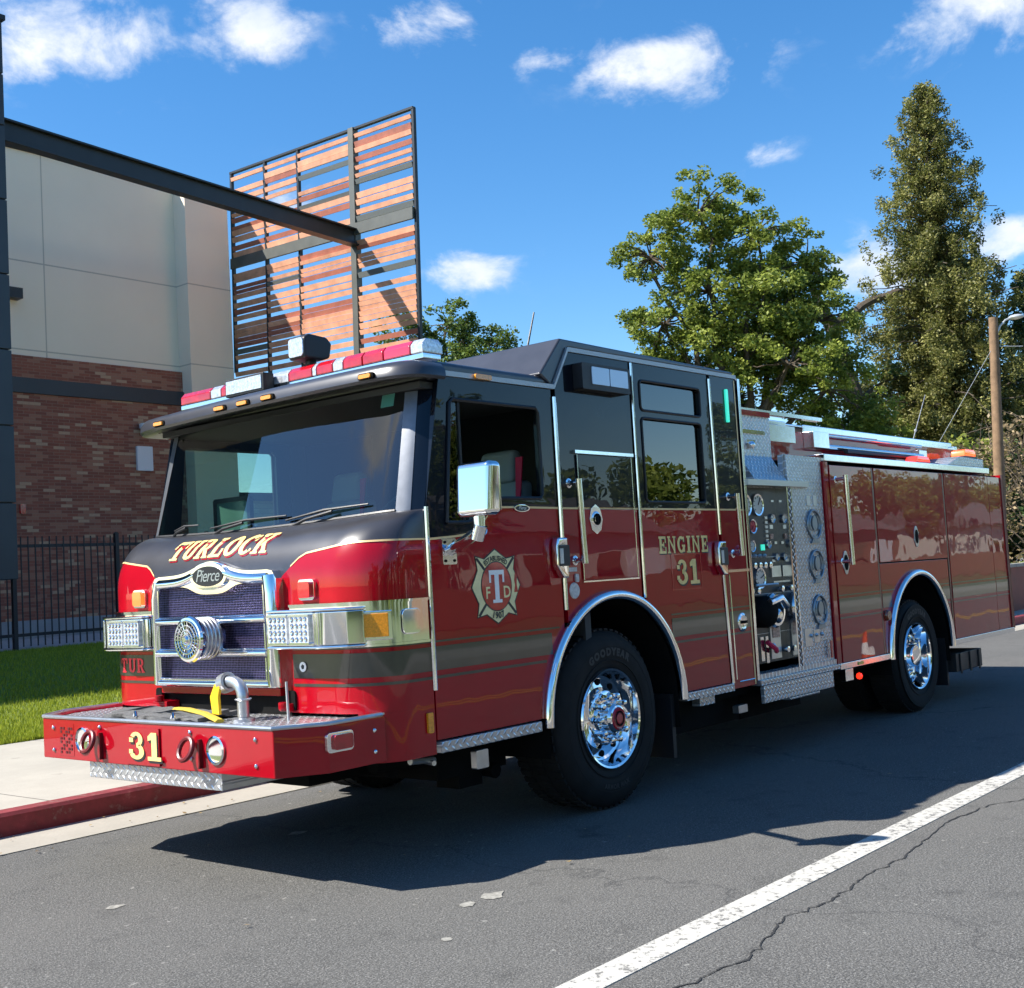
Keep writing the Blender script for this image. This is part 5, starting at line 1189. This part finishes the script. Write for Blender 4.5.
def fastmesh(name, verts, k, rnd, mats, parent=None, mi=None):
    nf = len(verts)//k; me = bpy.data.meshes.new(name)
    me.vertices.add(len(verts)); me.vertices.foreach_set("co", verts.astype(np.float32).ravel())
    me.loops.add(nf*k); me.loops.foreach_set("vertex_index", np.arange(nf*k, dtype=np.int32))
    me.polygons.add(nf); me.polygons.foreach_set("loop_start", np.arange(0, nf*k, k, dtype=np.int32)); me.polygons.foreach_set("loop_total", np.full(nf, k, np.int32))
    at = me.attributes.new("rnd", 'FLOAT', 'FACE'); at.data.foreach_set("value", rnd.astype(np.float32))
    me.update(calc_edges=True)
    for q in mats: me.materials.append(M[q])
    if mi is not None: me.polygons.foreach_set("material_index", mi.astype(np.int32))
    o = bpy.data.objects.new(name, me); COL.objects.link(o)
    if parent is not None: setp(o, parent)
    return o
v, n = blades(260000); tag(fastmesh('grass', v, 3, RNG.random(n), ['grass']), kind='stuff')
M['leaf_l'] = leafmat('dry_leaf', (.12, .07, .03), (.34, .24, .10), .1)
tag(fastmesh('leaf_litter', LEAFLITTER[0], 4, RNG.random(LEAFLITTER[1]), ['leaf_l']), kind='stuff')
sheet('yard_paving', [(-40,17.9),(120,17.9),(120,24.7),(-40,24.7)], .60, 'pad')

#==================================================================== SCHOOL-LIKE BUILDING
WY = 25.0
B = thing('building', 'large building with beige stucco upper wall over dark red brick and a dark metal band', 'building', (14.5, WY, .6))
mb = MB(); mb.box(-12, 16.55, WY-.12, WY+.2, 1.05, 6.86); mb.build('lower_brick_wall', 'brick', B)
mb = MB(); mb.box(-12, 16.55, WY-.12, WY+.2, 7.26, 7.84); mb.build('upper_brick_course', 'brick', B)
mb = MB(); mb.box(-12, 16.62, WY-.17, WY+.2, 6.862, 7.258); mb.build('metal_band', 'band', B, bevel=.01)
mb = MB(); mb.box(-12, 16.7, WY+.0, WY+.3, 7.842, 13.3); mb.box(16.55, 18.05, WY-.55, WY+.3, .6, 13.3)
mb.box(-12,18.05,WY+.3,WY+14,.6,13.25); mb.build('stucco_wall', 'stucco', B)
mb = MB(); mb.box(-12, 16.55, WY-.14, WY-.0, .58, 1.048); mb.build('concrete_base', 'pad', B)
mb = MB(); mb.box(-12,18.1,WY-.06,WY+.5,13.3,13.42); mb.build('parapet_cap', 'steel', B)
mb = MB(); mb.prism(rrect(14.93,15.42,4.95,5.63,.02), 'y', WY-.20, WY-.12); mb.build('utility_box', 'signwhite', B, bevel=.01)
mb = MB(); mb.lathe([(.16,0),(.16,.12),(.10,.14)], (15.15,WY-.28,6.12), (0,0,1), 16); mb.ball((15.15,WY-.28,6.10),.13,12); o = mb.build('security_camera', 'signwhite', B)
mb = MB(); mb.ball((15.12,WY-.34,6.07),.085,12); mb.build('camera_dome', 'blackplastic', o)
mb = MB(); mb.prism(rrect(11.50,11.64,3.75,4.0,.02), 'y', WY-.18, WY-.12); mb.build('fire_alarm', 'redlens', B)
mb = MB(); mb.box(11.3,11.68,WY-.3,WY-.0,9.28,9.55); mb.build('wall_light', 'steel', B)
# charcoal panelled volume standing forward at left; unseen length sized to shade the lawn
T = thing('panelled_tower', 'charcoal metal panelled block at the left edge above the fence', 'building', (5, 18.8, 1.95))
mb = MB(); zs = [1.93,3.37,4.83,6.28,7.73,9.18,10.63,11.65,12.70]
for a, b2 in zip(zs[:-1], zs[1:]): mb.box(-9, 7.37, 17.32, 20.0, a+.012, b2-.012)
mb.build('cladding', 'charcoal', T, bevel=.012)
mb = MB(); mb.box(-8.95,7.32,17.37,19.95,1.95,12.66); mb.build('core', 'steel', T)
mb = MB(); mb.box(-9.1,7.41,17.25,20.1,12.70,12.80); mb.build('cap', 'steel', T)
mb = MB()
for x in (-8,-3,2): mb.box(x,x+.3,18.4,18.7,.55,1.95)
mb.split('support_column', 'steel', T)
# steel beam from the tower to the screen
BM = thing('steel_beam', 'long dark steel beam running from the panelled block to the louvred screen', 'beam', (12, 18.9, 10.8))
a = Vector((7.30,18.15,0)); b2 = Vector((18.45,19.45,0)); d = (b2-a).normalized(); nn = Vector((-d.y, d.x, 0))
def ob(mb, w, z0, z1):
    mb.hexa([a-nn*w+Vector((0,0,z0)), b2-nn*w+Vector((0,0,z0)), b2+nn*w+Vector((0,0,z0)), a+nn*w+Vector((0,0,z0))], [a-nn*w+Vector((0,0,z1)), b2-nn*w+Vector((0,0,z1)), b2+nn*w+Vector((0,0,z1)), a+nn*w+Vector((0,0,z1))])
mb = MB(); ob(mb,.13,11.08,11.12); ob(mb,.13,10.66,10.70); ob(mb,.02,10.70,11.08); mb.build('beam_section', 'steel', BM)
# louvred screen
SX = 18.52
SCROT = 1.7
SC = thing('louvred_screen', 'tall open screen of orange and grey horizontal slats on dark steel posts', 'screen', (SX, 21, .6))
mb = MB(); mb.box(SX-.10,SX+.10,19.35,19.55,.6,14.0); mb.build('main_post', 'greysteel', SC)
for y in (17.12,21.74,23.22,24.80):
    mb = MB(); mb.box(SX-.05,SX+.05,y-.04,y+.04,5.5 if y < 24 else 7.9,13.97); mb.build('post', 'steel', SC)
mb = MB(); mb.box(SX-.06,SX+.06,17.1,24.84,13.94,14.0); mb.build('top_rail', 'steel', SC)
mb = MB(); mb.box(SX-.13,SX-.051,17.15,24.8,11.02,11.33); mb.build('cross_beam', 'greysteel', SC)
sr = random.Random(3)
rows = []; z = 13.80
while z > 5.6:
    h = sr.choice((.10,.13,.15)); rows.append((z, h)); z -= h + sr.choice((.015,.02,.03,.05,.12))
for (y0, y1) in ((17.17,19.34),(19.56,21.70),(21.78,23.18),(23.26,24.76)):
    mb = MB()
    for (z, h) in rows:
        if sr.random() < .04: continue
        if 10.95 < z < 11.4: continue
        mi = sr.choices((0,1,2), (7,1.6,.5))[0]; dp = sr.choice((.0,.02)); 
        mb.hexa([(SX-.03-dp,y0,z-h),(SX+.04,y0,z-h+.02),(SX+.04,y1,z-h+.02),(SX-.03-dp,y1,z-h)], [(SX-.06-dp,y0,z),(SX+.0,y0,z+.02),(SX+.0,y1,z+.02),(SX-.06-dp,y1,z)], mi)
    mb.build('slat_bay', ['slat1','slat2','slat3'], SC)
SC.rotation_euler = (R(1.7),0,0); SC.location = (SX, 21+.36, .6)
# fence
FY = 17.75
FN = thing('metal_fence', 'black steel picket fence at the top of the lawn', 'fence', (8, FY, .6))
x = -3.0
for i in range(14):
    xp = 7.50+ (i-5)*2.22; mb = MB(); mb.box(xp-.04,xp+.04,FY-.04,FY+.04,.45,2.80); mb.prism([(xp-.045,2.80),(xp+.045,2.80),(xp,2.83)], 'y', FY-.045, FY+.045); mb.build('fence_post', 'fencesteel', FN)
    mb = MB()
    for z in (.88,2.58): mb.box(xp+.04,xp+2.18,FY-.018,FY+.018,z-.03,z+.03)
    k = 15
    for j in range(1, k):
        xx = xp+2.22*j/k; mb.box(xx-.012,xx+.012,FY-.031,FY-.019,.66,2.76)
    mb.build('picket_panel', 'fencesteel', FN)
# pale block building seen through the cab
PB_ = thing('block_building', 'pale yellow block building glimpsed through the cab windows', 'building', (30, 36, 0))
mb = MB(); mb.box(22.5, 34, 33, 42, 0, 4.9); mb.build('wall', 'block', PB_); mb = MB(); mb.box(22.3,34.2,32.8,42.2,4.9,5.2); mb.build('roof_edge', 'steel', PB_)
mb = MB(); mb.box(24.3,25.4,32.92,33.0,0.0,4.0); mb.build('door', 'signwhite', PB_)

#==================================================================== VEGETATION
def leaves(centres, radii, per, size, squash=.75, shell=.55, dark=None, droop=0.):
    out = []; rnds = []
    for (c, r_) in zip(centres, radii):
        n = int(per*r_*r_)
        d = RNG.normal(size=(n,3)); d /= np.linalg.norm(d,axis=1)[:,None]
        rad = r_*(RNG.random(n)**(shell))
        p_ = np.array(c)+d*rad[:,None]*np.array([1,1,squash])
        s = size*RNG.uniform(.6,1.3,n)
        u = RNG.normal(size=(n,3)); u[:,2] *= .6; u /= np.linalg.norm(u,axis=1)[:,None]
        w = RNG.normal(size=(n,3)); w = w-(w*u).sum(1)[:,None]*u; w /= np.linalg.norm(w,axis=1)[:,None]
        if droop: u[:,2] -= droop; 
        a = p_-u*s[:,None]*.6; b_ = p_+w*s[:,None]*.32; cc = p_+u*s[:,None]*.6; dd = p_-w*s[:,None]*.32
        out.append(np.stack([a,b_,cc,dd],1).reshape(-1,3)); rnds.append(np.clip(RNG.normal(.45+RNG.normal()*.18,.22,n),0,1))
    return np.concatenate(out), np.concatenate(rnds)
def limb(mb, a, b_, r0, r1, seed):
    rr = random.Random(seed); a = Vector(a); b_ = Vector(b_); k = 7; L = (b_-a).length
    pts = []
    for i in range(k+1):
        t = i/k; q = a.lerp(b_, t)+Vector((0,0,-.08*L*math.sin(PI*t)))*-1
        if 0 < i < k: q += Vector((rr.uniform(-1,1),rr.uniform(-1,1),rr.uniform(-1,1)))*L*.03
        pts.append(q)
    mb.tube(pts, [r0+(r1-r0)*(i/k)**.7 for i in range(k+1)], 7)
def broadleaf(name, label, base, blobs, per, size, mat, th, seed, group=None, sub=26, cat='tree', trunk_r=.38):
    rr = np.random.default_rng(seed); t = thing(name, label, cat, base, group)
    mb = MB(); fork = Vector((base[0], base[1], base[2]+th)); mb.tube([base, (base[0]+.1,base[1],base[2]+th*.5), fork], [trunk_r*1.25,trunk_r,trunk_r*.85], 10)
    cs = []; rs = []
    for i, (c, r_) in enumerate(blobs):
        limb(mb, fork+Vector((0,0,-.3*(i%3))), c, trunk_r*.45, .04, seed+i)
        for j in range(int(sub)):
            d = rr.normal(size=3); d /= np.linalg.norm(d); q = np.array(c)+d*r_*(.35+.65*rr.random()**.5)*np.array([1,1,.85])
            cs.append(q); rs.append(r_*rr.uniform(.14,.30))
            if j % 2 == 0: limb(mb, c, q, .045, .01, seed*31+i*50+j)
    mb.build('trunk', 'bark', t, merge=False)
    v, rn = leaves(cs, rs, per, size); fastmesh('crown', v, 4, rn, [mat], t); return t
# the big deciduous tree
blobs = [((29.4,17.0,11.6),1.2),((30.2,15.6,12.9),1.6),((31.5,14.2,12.2),1.5),((32.9,13.2,11.2),1.3),((29.6,16.8,9.4),1.35),((30.6,15.6,10.4),1.9),((31.5,14.3,9.6),2.0),((32.6,13.0,9.2),1.7),((30.0,16.3,7.4),2.1),((31.6,15.6,6.8),2.2),((33.2,13.0,7.0),1.9),((31.0,13.2,7.6),1.6),((29.4,17.2,7.6),1.0),((34.0,12.6,5.4),1.6),((30.2,16.6,5.2),1.8),((33.0,16.0,8.8),1.6)]
broadleaf('oak_tree', 'broad green leafy tree directly behind the cab roof', (31.0,15.2,0), blobs, 1000, .12, 'leaf_d', 4.2, 11, sub=46)
blobs = [((34.6,14.4,5.6),1.7),((36.0,13.2,6.6),1.6),((35.2,12.6,4.8),1.7),((37.0,12.8,5.2),1.6),((35.6,13.8,8.0),1.0),((36.4,13.8,3.8),1.8)]
broadleaf('young_tree', 'small bright green tree between the broad tree and tall conifer', (35.6,13.6,0), blobs, 600, .12, 'leaf_y', 3.0, 23, sub=24, trunk_r=.2)
# bare reddish trunked pine between them
t = thing('pine_tree', 'leaning bare trunked pine with a flat crooked limb between the two big trees', 'tree', (38.3,13.8,0))
mb = MB(); mb.tube([(38.3,13.8,0),(38.3,13.9,4),(38.1,14.2,7.5),(37.6,14.8,10.3),(37.2,15.2,11.6)], [.4,.36,.3,.22,.1], 10)
limb(mb,(37.7,14.7,9.9),(40.2,12.6,11.2),.2,.12,3); limb(mb,(37.5,14.9,10.2),(36.4,16.0,11.2),.16,.06,4); limb(mb,(38.1,14.2,7.6),(36.4,15.3,8.6),.1,.03,5); limb(mb,(38.1,14.2,7.0),(39.7,13.0,8.0),.1,.03,6)
mb.build('trunk', 'bark', t, merge=False)
cs = [(36.2,16.2,11.3),(36.8,15.6,11.8),(36.4,15.4,8.7),(35.8,15.8,9.0),(39.2,13.2,8.2),(37.2,15.1,11.9)]; v, rn = leaves(cs, [.9,.8,.9,.8,.6,.5], 260, .2); fastmesh('crown', v, 4, rn, ['leaf_k'], t)
# tall conifer
def conifer(name, label, base, H, rad, mat, n_br, seed, low=.1, leafsz=.2, per=170, group=None, irr=.25):
    rr = np.random.default_rng(seed); t = thing(name, label, 'tree', base, group)
    mb = MB(); bx_, by_, bz_ = base; mb.tube([base,(bx_,by_,bz_+H*.5),(bx_,by_,bz_+H*.98)], [H*.022,H*.013,.03], 9)
    cs = []; rs = []
    for i in range(n_br):
        f = low+(1-low)*(i/n_br); z = bz_+H*f
        L = rad*rr.uniform(1-irr,1+irr*.5)*min(1., (1-f)**.62*1.12+.05) ; a = i*2.399+rr.uniform(-.3,.3)
        tip = (bx_+L*math.cos(a), by_+L*math.sin(a), z+L*rr.uniform(-.15,.2))
        if i % 2 == 0: limb(mb, (bx_,by_,z-.2), tip, .035+.05*(1-f), .012, seed+i)
        k = max(2, int(L/.42))
        for j in range(k):
            tt = (j+.9)/k; q = np.array([bx_+(tip[0]-bx_)*tt, by_+(tip[1]-by_)*tt, z+(tip[2]-z)*tt-.12*tt*L])+rr.normal(size=3)*.16
            cs.append(q); rs.append(rr.uniform(.26,.46)*(.7+.5*(1-f)))
    mb.build('trunk', 'bark', t, merge=False)
    v, rn = leaves(cs, rs, per*1.9, leafsz, 1.1, .6, droop=.25); fastmesh('crown', v, 4, rn, [mat], t); return t
conifer('conifer_tree', 'very tall olive brown conifer tapering to a point at right', (41.4,12.0,0), 19.0, 3.7, 'leaf_c', 520, 41, .10, .10, 560, irr=.5)
broadleaf('cedar_tree', 'dark green cedar top showing between the screen and the cab roof', (39.7,35.8,0), [((39.6,35.4,13.9),1.5),((38.2,37.0,12.9),2.1),((41.0,34.1,12.0),2.1),((40.0,35.0,12.6),2.0),((39.5,35.5,10.5),2.6),((37.6,37.6,9.6),2.0),((41.4,33.6,9.0),1.8)], 420, .16, 'leaf_e', 6.0, 43, sub=38)
conifer('dark_conifer', 'dark green drooping conifer at the far right behind the lamp post', (45.2,9.8,0), 12.2, 3.2, 'leaf_k', 220, 47, .1, .14, 300)
# shrubs along the right
hb = random.Random(9)
def shrub(label, base, n, r_, mat, seed, per=160, size=.17, h=2.6):
    rr = np.random.default_rng(seed); t = thing('shrub', label, 'shrub', base, 'tall shrubs beyond the rear of the engine')
    mb = MB(); cs = []; rs = []
    for i in range(n):
        a = rr.uniform(0,2*PI); q = (base[0]+r_*rr.random()**.5*math.cos(a), base[1]+r_*rr.random()**.5*math.sin(a), base[2]+h*rr.uniform(.1,1))
        limb(mb, base, q, .05, .008, seed*7+i); cs.append(np.array(q)); rs.append(rr.uniform(.3,.6))
        for _ in range(3):
            q2 = np.array(q)+rr.normal(size=3)*.5; limb(mb, q, tuple(q2), .016, .004, seed*91+i)
    mb.build('stems', 'bark', t, merge=False); v, rn = leaves(cs, rs, per, size); fastmesh('foliage', v, 4, rn, [mat], t)
shrub('brown twiggy shrub beyond the rear beacon, left of the wooden pole', (31.5,8.2,0), 75, 2.2, 'leaf_b', 61, 230, .13, 4.6)
shrub('bare tan bush filling the right edge, right of the wooden pole', (30.5,5.2,0), 75, 2.0, 'leaf_b', 62, 150, .12, 5.0)
shrub('olive shrub behind the brown twiggy shrub, under the tall conifer', (34.5,10.2,0), 60, 2.2, 'leaf_y', 63, 200, .18, 4.8)
shrub('dark green shrub behind the wooden pole, under the dark conifer', (36.5,7.4,0), 60, 2.4, 'leaf_k', 64, 200, .2, 4.6)
# wooden pole with lamp
LP = thing('street_lamp', 'weathered wooden pole with a small curved arm lamp', 'street lamp', (22.25,4.2,0))
mb = MB(); mb.tube([(22.3,4.3,0),(22.22,4.12,3),(22.15,3.95,6.35)], [.13,.115,.095], 12); mb.build('pole', 'pole', LP)
mb = MB(); mb.tube([(22.15,3.92,5.95),(22.2,3.84,6.15),(22.3,3.75,6.28),(22.42,3.66,6.33)], .022, 8); mb.tube([(22.2,3.86,5.72),(22.5,3.5,5.70)], .008, 6); mb.build('arm', 'lampglass', LP)
mb = MB(); mb.ball((22.48,3.58,6.34), .13, 14, sc=(1.0,1.3,.42)); mb.build('lamp_head', 'lampglass', LP)
mb = MB(); mb.tube([(22.1,4.0,5.7),(21.4,5.3,3.4),(20.9,6.2,1.9),(20.5,6.9,.2)], .005, 5); mb.build('guy_wire', 'lampglass', LP)
# things past the tail
RW = thing('garden_wall', 'low dark red wall beyond the tail of the engine', 'wall', (18,4.0,0))
mb = MB(); mb.box(15.5,40,3.9,4.1,.1,1.05); mb.build('wall_face', 'wallred', RW)
mb = MB(); mb.box(15.4,40.1,3.85,4.15,1.05,1.12); mb.build('coping', 'sidewalk', RW)

# across the street (seen only in reflections)
def house(x, y, w, d, h, mat, label):
    t = thing('house', label, 'house', (x,y,0), 'houses across the street')
    mb = MB(); mb.box(x-w/2,x+w/2,y-d/2,y+d/2,0,h); mb.build('wall', mat, t)
    mb = MB(); mb.prism([(y-d/2-.5,h+.001),(y+d/2+.5,h+.001),(y,h+2.0)], 'x', x-w/2-.4, x+w/2+.4); mb.build('roof', 'roof', t)
    mb = MB()
    for k in (-.3,.05): mb.box(x+w*k,x+w*k+1.4,y+d/2+.005,y+d/2+.05,1.0,2.2)
    mb.split('window', 'tinted', t); mb = MB(); mb.box(x+w*.22,x+w*.22+2.4,y+d/2+.005,y+d/2+.06,.05,2.2); mb.build('garage_door', 'signwhite', t)
house(38,-31,14,9,3.1,'housewall','pale house with white garage door across the street, nearest of the three houses')
house(64,-31,14,9,3.0,'housered','brown house with white garage door across the street')
house(92,-31,13,9,3.2,'housewall','pale house with white garage door furthest along across the street')
for i, (x, y, h_, lab) in enumerate(((-9,-22,8.5,'broad tree across the street nearest the camera'),(-24,-26,10,'broad tree across the street behind the camera'),(9,-26,8,'broad tree across the street opposite the engine'),(29,-27,7.5,'low broad tree across the street before the nearest pale house'),(51,-25,12.5,'tall dense tree across the street between the nearest pale house and the brown house'),(57,-29,10,'second dense tree across the street beside the brown house'),(78,-26,9,'broad tree across the street beyond the brown house'),(104,-25,11,'broad tree furthest along across the street'))):
    bl = [((x+hb.uniform(-2.2,2.2), y+hb.uniform(-2.2,2.2), h_*hb.uniform(.35,.92)), hb.uniform(1.3,2.1)) for _ in range(10)]
    broadleaf('street_tree', lab, (x,y,0), bl, 480, .165, 'leaf_d', h_*.3, 70+i, group='trees across the street', sub=18, trunk_r=.22)
mb = MB(); mb.box(22,140,-21.2,-21.0,0,1.2)
mb.build('wall_face', 'housered', thing('boundary_wall', 'low brown boundary wall in front of the three houses across the street', 'wall', (80,-21.1,0)))
# traffic cone on the carriageway behind the engine (mirrored in the engine's flank)
CN = thing('traffic_cone', 'orange traffic cone with white collar standing on the road beside the engine', 'traffic cone', (7.2,-.62,0))
for_cone = (11.1,-2.42)
CN.location = (for_cone[0], for_cone[1], 0); PB[CN.name] = Vector(CN.location)
mb = MB(); mb.box(for_cone[0]-.14,for_cone[0]+.14,for_cone[1]-.14,for_cone[1]+.14,.004,.03); mb.lathe([(.105,.03),(.075,.17),(.050,.32),(.022,.46),(.0,.465)], (for_cone[0],for_cone[1],0), (0,0,1), 24); mb.build('cone_body', 'cone', CN)
mb = MB(); mb.lathe([(.080,.17),(.055,.32)], (for_cone[0],for_cone[1],0), (0,0,1), 24); mb.build('collar', 'white', CN)

cs = [(x+hb.uniform(-2,2), -48+hb.uniform(-3,3), z+hb.uniform(-1,1)) for x in range(-60,260,4) for z in (1.5,4.5,7.5)]
cs += [(120+hb.uniform(-3,3)+k*1.0, -46+k*4.0, z+hb.uniform(-1,1)) for k in range(0,11) for z in (1.5,4.5,7)]
v, rn = leaves(cs, [hb.uniform(2.0,3.4) for _ in cs], 75, .55); tag(fastmesh('far_tree_line', v, 4, rn, ['leaf_d']), kind='stuff')
#==================================================================== SKY AND LIGHT
world = bpy.data.worlds.new("World"); scene.world = world; world.use_nodes = True
nt = world.node_tree; nt.nodes.clear()
sd = Vector((-.77,.59,1.0)).normalized(); elev = math.asin(sd.z); az = math.atan2(sd.x, sd.y)   # rotation measured from +Y towards +X
sky = nt.nodes.new("ShaderNodeTexSky"); sky.sky_type = 'NISHITA'; sky.sun_disc = False; sky.sun_elevation = elev; sky.sun_rotation = az
sky.air_density = 1.0; sky.dust_density = .25; sky.ozone_density = 3.0; sky.altitude = 100
hsv = nt.nodes.new("ShaderNodeHueSaturation"); hsv.inputs["Saturation"].default_value = 1.30; hsv.inputs["Value"].default_value = 1.12; link(nt, sky.outputs[0], hsv.inputs["Color"])
gen = nt.nodes.new("ShaderNodeTexCoord").outputs["Generated"]
nrm = nt.nodes.new("ShaderNodeVectorMath"); nrm.operation = 'NORMALIZE'; link(nt, gen, nrm.inputs[0]); dirv = nrm.outputs[0]
sepz = nt.nodes.new("ShaderNodeSeparateXYZ"); link(nt, dirv, sepz.inputs[0])
def dot(v_):
    n = nt.nodes.new("ShaderNodeVectorMath"); n.operation = 'DOT_PRODUCT'; link(nt, dirv, n.inputs[0]); n.inputs[1].default_value = tuple(v_); return n.outputs["Value"]
# clouds: soft patches at chosen bearings, broken up with noise
clouds = [((.471,.783,.406),.060,.030,1.15),((.572,.703,.423),.036,.028,1.0),((.672,.612,.425),.040,.020,1.1),((.79,.475,.387),.058,.026,1.15),((.735,.55,.395),.030,.012,.95),((.915,.262,.405),.075,.030,1.2),
          ((.932,.279,.231),.035,.022,1.2),((.903,.369,.219),.045,.024,1.25),((.847,.43,.313),.024,.012,.45),((.725,.643,.246),.04,.016,1.1),((.62,.735,.30),.03,.02,.8),((.955,.21,.24),.05,.03,1.),
          ((-.62,.33,.70),.16,.12,1.0),((-.3,.5,.8),.2,.12,1.),((.86,-.45,.22),.10,.05,1.0),((.7,-.6,.33),.10,.04,1.0),((-.4,-.7,.5),.15,.08,.9),((-.668,.564,.501),.055,.04,1.5),((-.72,.47,.52),.05,.05,1.4),((-.60,.62,.51),.03,.03,1.2),((-.70,.54,.42),.035,.025,1.2)]
acc = None
for c, w, h, amp in clouds:
    c = Vector(c).normalized(); a_ = Vector((0,0,1)).cross(c).normalized(); b_ = c.cross(a_)
    u = mth(nt,'DIVIDE',dot(a_),w); vv = mth(nt,'DIVIDE',dot(b_),h)
    # (directions are near c, so the tangent components of dirv are its offsets; back side masked with dot(c) > 0)
    r2 = mth(nt,'ADD',mth(nt,'MULTIPLY',u,u),mth(nt,'MULTIPLY',mth(nt,'SUBTRACT',vv,0.),vv))
    g = mth(nt,'MULTIPLY',mth(nt,'EXPONENT',mth(nt,'MULTIPLY',r2,-1.)),mth(nt,'MULTIPLY',mth(nt,'GREATER_THAN',dot(c),0.),amp))
    acc = g if acc is None else mth(nt,'MAXIMUM',acc,g)
n1 = nt.nodes.new("ShaderNodeTexNoise"); n1.inputs["Scale"].default_value = 12; n1.inputs["Detail"].default_value = 12; n1.inputs["Roughness"].default_value = .62; n1.inputs["Distortion"].default_value = .25
mp = nt.nodes.new("ShaderNodeMapping"); mp.inputs["Scale"].default_value = (1,1,1.5); link(nt, dirv, mp.inputs[0]); link(nt, mp.outputs[0], n1.inputs["Vector"])
dens = mth(nt,'ADD',acc,mth(nt,'MULTIPLY',mth(nt,'SUBTRACT',n1.outputs["Fac"],.5),3.7))
mr = nt.nodes.new("ShaderNodeMapRange"); mr.interpolation_type = 'SMOOTHSTEP'; link(nt, dens, mr.inputs["Value"]); mr.inputs["From Min"].default_value = .30; mr.inputs["From Max"].default_value = 1.35
fac = mth(nt,'MULTIPLY',mth(nt,'MULTIPLY',mr.outputs[0],mth(nt,'MINIMUM',mth(nt,'MULTIPLY',acc,4.),1.)),.95)
n2 = nt.nodes.new("ShaderNodeTexNoise"); n2.inputs["Scale"].default_value = 16; n2.inputs["Detail"].default_value = 6; link(nt, dirv, n2.inputs["Vector"])
ccol = ramp(nt, n2.outputs["Fac"], [(.34,(4.0,4.6,5.6)),(.62,(6.2,6.3,6.5))])
mix = mixc(nt, fac, hsv.outputs[0], ccol)
bg = nt.nodes.new("ShaderNodeBackground"); bg.inputs[1].default_value = .084; link(nt, mix, bg.inputs[0])
wo = nt.nodes.new("ShaderNodeOutputWorld"); link(nt, bg.outputs[0], wo.inputs[0])
sun = bpy.data.lights.new('sun', 'SUN'); sun.energy = 4.8; sun.angle = R(.53); sun.color = (1.0,.955,.88)
so = bpy.data.objects.new('sun', sun); COL.objects.link(so); so.rotation_euler = sd.to_track_quat('Z','Y').to_euler()

#==================================================================== CAMERA
cam = bpy.data.cameras.new('camera'); co = bpy.data.objects.new('camera', cam); COL.objects.link(co)
r_ = Vector((0.64059289,-0.7657232,-0.05752159)); u_ = Vector((-0.01436952,-0.08685031,0.99611773)); f_ = Vector((0.76774623,0.63727938,0.06663876))
mw = Matrix((( r_.x,u_.x,-f_.x,-4.304358),(r_.y,u_.y,-f_.y,-4.461010),(r_.z,u_.z,-f_.z,1.470588),(0,0,0,1)))
co.matrix_world = mw
cam.sensor_fit = 'HORIZONTAL'; cam.sensor_width = 36; cam.lens = 1223.04*36/1024; cam.clip_start = .05; cam.clip_end = 2000
scene.camera = co
vs_ = scene.view_settings; vs_.view_transform = 'Standard'; vs_.look = 'None'; vs_.exposure = 1.16; vs_.gamma = 1; vs_.use_curve_mapping = False
scene.cycles.max_bounces = 6; scene.cycles.diffuse_bounces = 2; scene.cycles.glossy_bounces = 4; scene.cycles.transmission_bounces = 2; scene.cycles.use_adaptive_sampling = True; scene.cycles.adaptive_threshold = .02; scene.cycles.transparent_max_bounces = 8; scene.cycles.sample_clamp_indirect = 6
